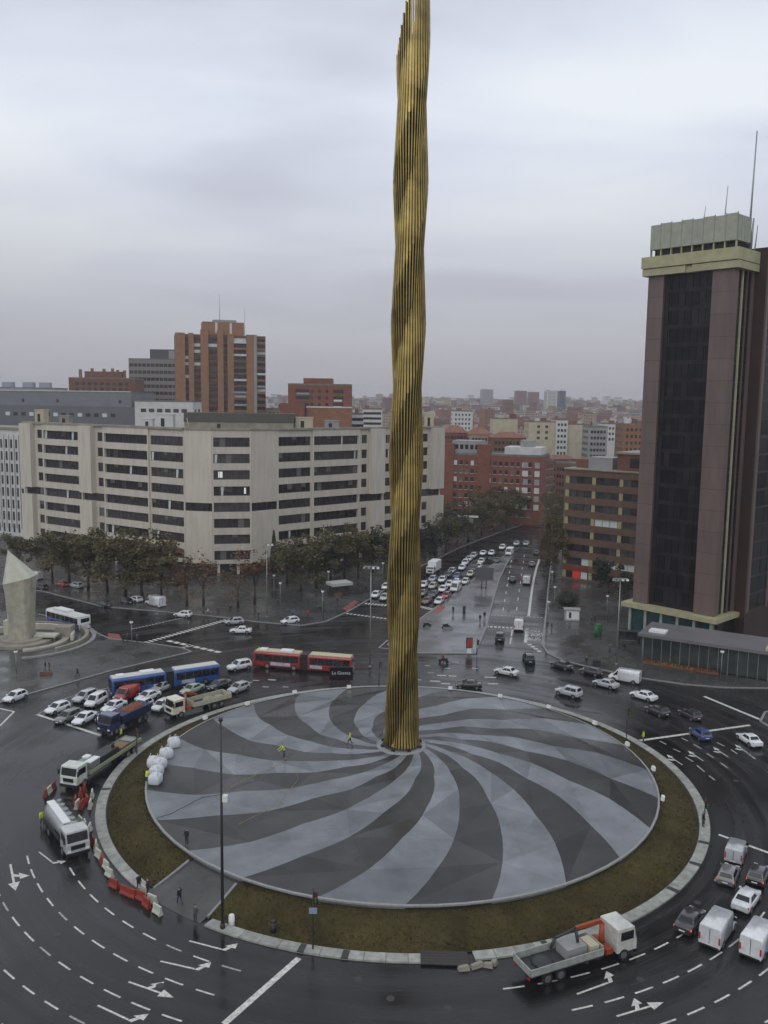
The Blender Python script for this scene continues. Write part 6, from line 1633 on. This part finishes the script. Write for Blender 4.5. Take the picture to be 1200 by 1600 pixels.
for l, b_, h, s_ in (('traffic light on the far kerb just left of the column', (592, 1079), 5.2, False), ('traffic light with a plate on the front kerb of the island', (489, 1483), 5.6, True), ('traffic light on the kerb beside the flatbed lorry', (214, 1178), 3.6, False), ('traffic light on the right part of the ring kerb', (1100, 1288), 3.2, False), ('traffic light at the red paving of the boulevard', (505, 968), 4.2, False), ('traffic light at the end of the median by the red panel', (745, 1024), 3.3, False), ('traffic light at the bus lane kerb', (853, 1000), 4.0, False), ('traffic light on the rim side right of the cone', (978, 1163), 5.5, False)):
    signal(l, b_, h, sign=s_)
# advert board behind the island
p = at(533, 1067); ab_ = root('advert_board', 'black advert board with white lettering behind the island', 'sign', (p.x, p.y, 0), R(2))
MB().box(-1.95, 1.95, -.15, .15, .5, 2.75).build('panel', mat('black advert', (.008, .008, .012), .3), ab_)
for x in (-1.4, 1.4): MB().box(x - .08, x + .08, -.08, .08, 0, .497).build('leg', M_DSTEEL, ab_)
lt = link('lettering', GAZ, ab_, (0, -.16, 1.75)); lt.rotation_euler = (R(90), 0, 0)
# hoarding with its back to us on the median
p = at(756, 921); hb = root('hoarding', 'large grey hoarding seen from behind on two legs on the median', 'billboard', (p.x, p.y, .13), R(-10))
MB().box(-2.3, 2.3, -.15, .15, 2.4, 5.5).build('panel', mat('grey hoarding back', (.085, .09, .10), .6, var=.1), hb)
for x in (-.55, .55): MB().cyl((x, 0, 0), (x, 0, 2.4), .13, .13, 8).build('leg', M_DSTEEL, hb)
p = at(730, 848); sb_ = root('street_hoarding', 'white street hoarding above the boulevard trees', 'billboard', (p.x, p.y, .13), R(-12))
MB().box(-3.6, 3.6, -.2, .2, 6.6, 9.4).build('panel', M_DSTEEL, sb_); MB().box(-3.4, 1.8, -.24, -.203, 6.8, 8.2).build('poster', M_GREY, sb_); MB().box(-3.5, 3.5, -.24, -.203, 8.5, 9.2).build('poster', M_WHITEP, sb_); MB().cyl((0, 0, 0), (0, 0, 6.6), .2, .2, 8).build('pole', M_DSTEEL, sb_)
p = at(733, 1021); mp_ = root('advert_pillar', 'red and dark advert panel on a white foot at the end of the median', 'sign', (p.x, p.y, .13), R(8))
MB().box(-.62, .62, -.12, .12, .9, 2.9).build('panel', M_DSTEEL, mp_); MB().box(-.5, .5, -.15, -.123, 1.05, 2.75).build('poster', mat('red poster', (.32, .05, .045), .4, var=.5, scale=1.2), mp_); MB().box(-.35, .35, -.25, .25, .0, .897).build('foot', M_WHITEP, mp_)
p = at(894, 971); kk = root('white_kiosk', 'white and grey kiosk with a dark poster on the tower pavement', 'kiosk', (p.x, p.y, .13), R(-4))
MB().box(-1.55, 1.55, 0, 1.8, 0, 2.35).build('cabin', mat('kiosk grey', (.33, .36, .35), .6, var=.15), kk); MB().box(-1.85, 1.75, -.3, 2.0, 2.353, 2.55).build('roof', M_GREY, kk); MB().box(-1.3, 1.4, -.04, -.003, .3, 2.2).build('panel', M_WHITEP, kk); MB().box(-.75, -.25, -.07, -.043, .6, 1.9).build('poster', M_BLACK, kk)
p = at(934, 994); gn = root('green_booth', 'rounded green booth on the tower pavement', 'booth', (p.x, p.y, .13))
GRN = mat('booth green', (.025, .14, .045), .5, var=.2)
MB().cyl((0, 0, 0), (0, 0, 2.2), .78, .74, 16).build('shell', GRN, gn); MB().cyl((0, 0, 2.203), (0, 0, 2.5), .8, .45, 16).build('roof', GRN, gn); MB().box(-.3, .3, -.80, -.72, .2, 1.9).build('door', mat('booth door', (.02, .09, .03), .4), gn)
p = at(983, 1007); bs = root('bus_shelter', 'glass bus shelter with a dark end panel by the pavilion', 'bus shelter', (p.x, p.y, .13), R(-8))
MB().box(-2.0, 2.0, -.2, 1.3, 2.4, 2.55).build('roof', M_DSTEEL, bs); MB().box(1.7, 2.1, -.2, 1.2, .1, 2.39).build('end_panel', M_BLACK, bs)
for i in range(3): MB().box(-1.9 + 1.2 * i, -.8 + 1.2 * i, 1.15, 1.2, .3, 2.2).build('glass_pane', PG, bs)
for x in (-1.95, -.7, .55): MB().box(x - .04, x + .04, 1.12, 1.24, 0, 2.39).build('post', M_DSTEEL, bs)
MB().box(-1.6, 1.4, .7, 1.05, .45, .52).build('bench', M_STEEL, bs)
p = at(932, 1044); dc = root('dark_cabinet', 'dark utility cabinet at the kerb of the tower pavement', 'cabinet', (p.x, p.y, .13))
MB().box(-.65, .65, -.3, .3, .08, 1.25).build('housing', M_DSTEEL, dc); MB().box(-.7, .7, -.35, .35, 1.253, 1.35).build('lid', M_BLACK, dc); MB().box(-.02, .02, -.33, -.303, .15, 1.15).build('door_gap', M_BLACK, dc)
p = at(530, 930); nk = root('news_kiosk', 'dark news kiosk with a white flat roof on the boulevard pavement', 'kiosk', (p.x, p.y, .13), R(30))
MB().box(-2.2, 2.2, -1.4, 1.4, 0, 2.5).build('cabin', M_DSTEEL, nk); MB().box(-2.7, 2.7, -1.9, 1.9, 2.503, 3.2).build('roof', mat('kiosk roof white', (.42, .42, .40), .6, var=.15), nk); MB().box(-1.7, 1.7, -1.45, -1.403, .9, 2.1).build('shop_window', M_WIN[1], nk); MB().box(-2.2, -.2, -1.9, -1.42, .0, .9).build('counter', M_BRICKB, nk)
p = at(725, 960); bn = root('litter_pillar', 'slim dark pillar on the median right of the person in navy', 'pillar', (p.x, p.y, .13))
MB().box(-.3, .3, -.3, .3, 0, 1.6).build('post', M_DSTEEL, bn); MB().box(-.36, .36, -.36, .36, 1.603, 1.75).build('cap', M_BLACK, bn)
for x, y, l in ((700, 984, 'low grey planter on the median beside the parked motorcycle'), (72, 1055, 'low bench with brown slats on the plaza below the monument')):
    p = at(x, y); o = root('planter' if x > 100 else 'bench', l, 'planter' if x > 100 else 'bench', (p.x, p.y, .13), R(10))
    MB().box(-1.0, 1.0, -.3, .3, 0.003, .45).build('trough' if x > 100 else 'seat', M_KERBG if x > 100 else M_BRICKB, o); MB().box(-.9, .9, -.22, .22, .453, .5).build('soil' if x > 100 else 'slats', M_DSTEEL if x > 100 else M_BRICKB, o)
# rim floodlights of the cone
for n, (x, y) in enumerate(((324, 1125), (389, 1103), (462, 1085), (546, 1077), (703, 1079), (780, 1091), (855, 1108), (926, 1133), (976, 1166), (1016, 1204), (1030, 1250))):
    p = at(x, y, 1.9); a = math.atan2(C0.y - p.y, C0.x - p.x)
    o = root('rim_floodlight', 'small white floodlight on the cone rim, %s clockwise from the left' % ordn[n], 'floodlight', (p.x, p.y, 1.5), a, 'floodlights round the cone rim')
    MB().cyl((-.35, 0, -.1), (-.35, 0, .55), .06, .05, 6).build('stem', M_GREY, o)
    MB().hexa([(-.55, -.32, .45), (-.15, -.32, .5), (-.15, .32, .5), (-.55, .32, .45), (-.6, -.3, .9), (-.25, -.3, .98), (-.25, .3, .98), (-.6, .3, .9)]).build('head', M_WHITEP, o)
# bulk bags
BAG = mat('woven white bag', (.60, .62, .64), .7, var=.12, scale=5, bump=.2)
def bag_mesh(seed):
    g = random.Random(seed); rings = []
    for z, k in ((0, .46), (.12, .53), (.45, .56), (.8, .52), (.95, .40), (1.0, .2)):
        r = []
        for i in range(16):
            t = 2 * math.pi * (i + .5) / 16; e_ = .38
            x = math.copysign(abs(math.cos(t)) ** e_, math.cos(t)) * k; y = math.copysign(abs(math.sin(t)) ** e_, math.sin(t)) * k
            r.append((x * g.uniform(.95, 1.05), y * g.uniform(.95, 1.05), z * g.uniform(.97, 1.03)))
        rings.append(r)
    return MB().loft(rings).mesh('sack', BAG)
for n, (x, y) in enumerate(((272, 1167), (260, 1184), (250, 1200), (245, 1212), (243, 1224), (240, 1198))):
    P = cone_pt(x, y); P.z = max(P.z, 1.9)
    o = root('bulk_bag', 'white woven bulk bag, %s in the row from the top at the cone rim' % ordn[n] if n < 5 else 'white woven bulk bag set back from the row toward the grass', 'bag', P, .6 + .2 * n, 'bulk bags at the cone rim')
    link('sack', bag_mesh(n), o)
    for sx, sy in ((1, 1), (1, -1), (-1, 1), (-1, -1)): MB().tube([(sx * .4, sy * .4, .9), (sx * .3, sy * .3, 1.22), (sx * .15, sy * .38, .97)], .025, 5).build('lifting_loop', BAG, o)
    o.scale = (1.3, 1.3, 1.25)
# plastic road barriers
BW, BR_ = mat('barrier white', (.46, .47, .40), .55, var=.15), mat('barrier red', (.25, .032, .02), .55, var=.2)
def barrier_mesh(m):
    prof = [(-.24, 0), (-.24, .18), (-.12, .42), (-.08, .9), (.08, .9), (.12, .42), (.24, .18), (.24, 0)]
    b = MB(); b.loft([[(x, y, z) for y, z in prof] for x in (-.55, .55)], smooth=False); return b.mesh('shell', m)
BMW, BMR = barrier_mesh(BW), barrier_mesh(BR_)
FOOT = MB().box(-.42, -.12, -.3, .3, 0, .1).box(-.12, .42, -.3, .3, 0, .1).mesh('foot', M_BLACK)
bl_ = [('r', 72, 1243), ('r', 83, 1234), ('w', 77, 1240), ('r', 118, 1256), ('w', 121, 1262), ('r', 126, 1244), ('r', 132, 1236), ('r', 128, 1262), ('w', 144, 1246), ('w', 141, 1262), ('r', 136, 1254), ('w', 126, 1288), ('w', 133, 1294), ('w', 140, 1300), ('r', 145, 1318), ('w', 150, 1327), ('w', 154, 1340), ('r', 160, 1350), ('w', 166, 1358), ('w', 171, 1370), ('r', 178, 1387), ('r', 196, 1398), ('r', 205, 1402), ('r', 219, 1406), ('w', 225, 1398), ('r', 229, 1417), ('w', 238, 1412), ('w', 246, 1428)]
cw = {'w': 0, 'r': 0}
for c, x, y in bl_:
    p = at(x, y); a = math.atan2(p.y - C0.y, p.x - C0.x) + math.pi / 2 + random.uniform(-.35, .35)
    cw[c] += 1
    o = root('road_barrier', '%s plastic barrier, %s of its colour counting down along the left kerb' % ('white' if c == 'w' else 'red', (ordn + ['fifteenth', 'sixteenth', 'seventeenth'])[cw[c] - 1]), 'barrier', (p.x, p.y, .003), a, 'plastic barriers beside the tanker')
    link('shell', BMW if c == 'w' else BMR, o); link('foot', FOOT, o)
# odds and ends on the island
p = at(362, 1446, .15); wb_ = root('white_bollard', 'stubby white cabinet on the kerb beside the tall dark mast', 'cabinet', p)
MB().cyl((0, 0, 0), (0, 0, .95), .28, .26, 12).build('shell', M_WHITEP, wb_); MB().ball((0, 0, .95), .26, 12, 6, sz=.6).build('cap', M_WHITEP, wb_)
p = at(427, 1456, .3); bb = root('litter_bin', 'dark litter bin on the grass left of the front traffic light', 'bin', p)
MB().cyl((0, 0, 0), (0, 0, .95), .24, .27, 12).build('drum', M_DSTEEL, bb); MB().cyl((0, 0, .953), (0, 0, 1.1), .29, .18, 12).build('lid', M_BLACK, bb)
p = at(746, 1512); dbp = root('broken_kerb_piece', 'broken pale kerb pieces lying on the road at the dropped crossing', 'rubble', (p.x, p.y, 0), R(12))
for x, y, s_, a in ((-1.2, 0, .5, 0), (0, .15, .62, .3), (.95, 0, .4, -.4), (1.5, .2, .3, .9)): 
    k = MB().hexa([(-s_, -.25, 0), (s_, -.3, 0), (s_ * .9, .28, 0), (-s_, .25, 0), (-s_ * .8, -.2, .3), (s_ * .85, -.2, .38), (s_ * .7, .2, .34), (-s_ * .9, .2, .25)]).build('kerb_lump', M_CONC2, dbp); k.location = (x, y, .003); k.rotation_euler = (0, 0, a)
p = at(694, 1500); pl = root('dark_ramp_plate', 'dark timber plate lying across the dropped crossing', 'plate', (p.x, p.y, .06), R(-2))
for i in range(5): MB().box(-2.0, 2.0, -.95 + .38 * i, -.60 + .38 * i, .05, .16).build('plank', mat('dark wet plank', (.03, .026, .022), .5, var=.3), pl)
p = at(842, 1421, .75); shr = root('green_sack', 'small bright green sack dropped on the grass', 'sack', p)
MB().ball((0, 0, .12), .2, 10, 6, sz=.8).build('sack_body', mat('bright green sack', (.05, .25, .06), .6), shr); MB().cyl((0, 0, .25), (.06, 0, .38), .05, .09, 8).build('sack_neck', mat('bright green sack', (.05, .25, .06), .6), shr)
def cable(label, pts, m, r=.035):
    P = [cone_pt(*q) + Vector((0, 0, .12)) for q in pts]; o = []
    for i in range(len(P) - 1):
        for k in range(6): o.append(P[i].lerp(P[i + 1], k / 6) + Vector((0, 0, .02 * math.sin(k))))
    o.append(P[-1]); c = MB().tube(o, r, 5).build('cable', m); tag(c, label, 'cable', kind='thing')
cable('dark cable lying across a pale arm of the cone at the left', [(244, 1281), (270, 1272), (300, 1256), (316, 1248), (346, 1243)], M_BLACK)
cable('yellow hose lying on the cone near the worker', [(360, 1232), (400, 1212), (430, 1198), (448, 1186)], mat('yellow hose', (.30, .22, .05), .6))
cable('yellow rope across the cone left of the column', [(372, 1290), (430, 1262), (466, 1220), (462, 1204)], mat('yellow hose', (.30, .22, .05), .6), .025)

# ================================================================== haze
hzm = bpy.data.materials.new('damp haze'); hzm.use_nodes = True
t = hzm.node_tree; t.nodes.clear()
out = t.nodes.new('ShaderNodeOutputMaterial'); pvn = t.nodes.new('ShaderNodeVolumePrincipled')
pvn.inputs['Color'].default_value = (.86, .86, .90, 1); pvn.inputs['Density'].default_value = 0.00021; pvn.inputs['Anisotropy'].default_value = 0.2
t.links.new(pvn.outputs[0], out.inputs['Volume'])
HZ = MB().box(-3400, 3400, -200, 4400, -1.2, 112).build('haze', hzm); tag(HZ, 'thin damp haze hanging over the whole city', 'haze', kind='stuff')
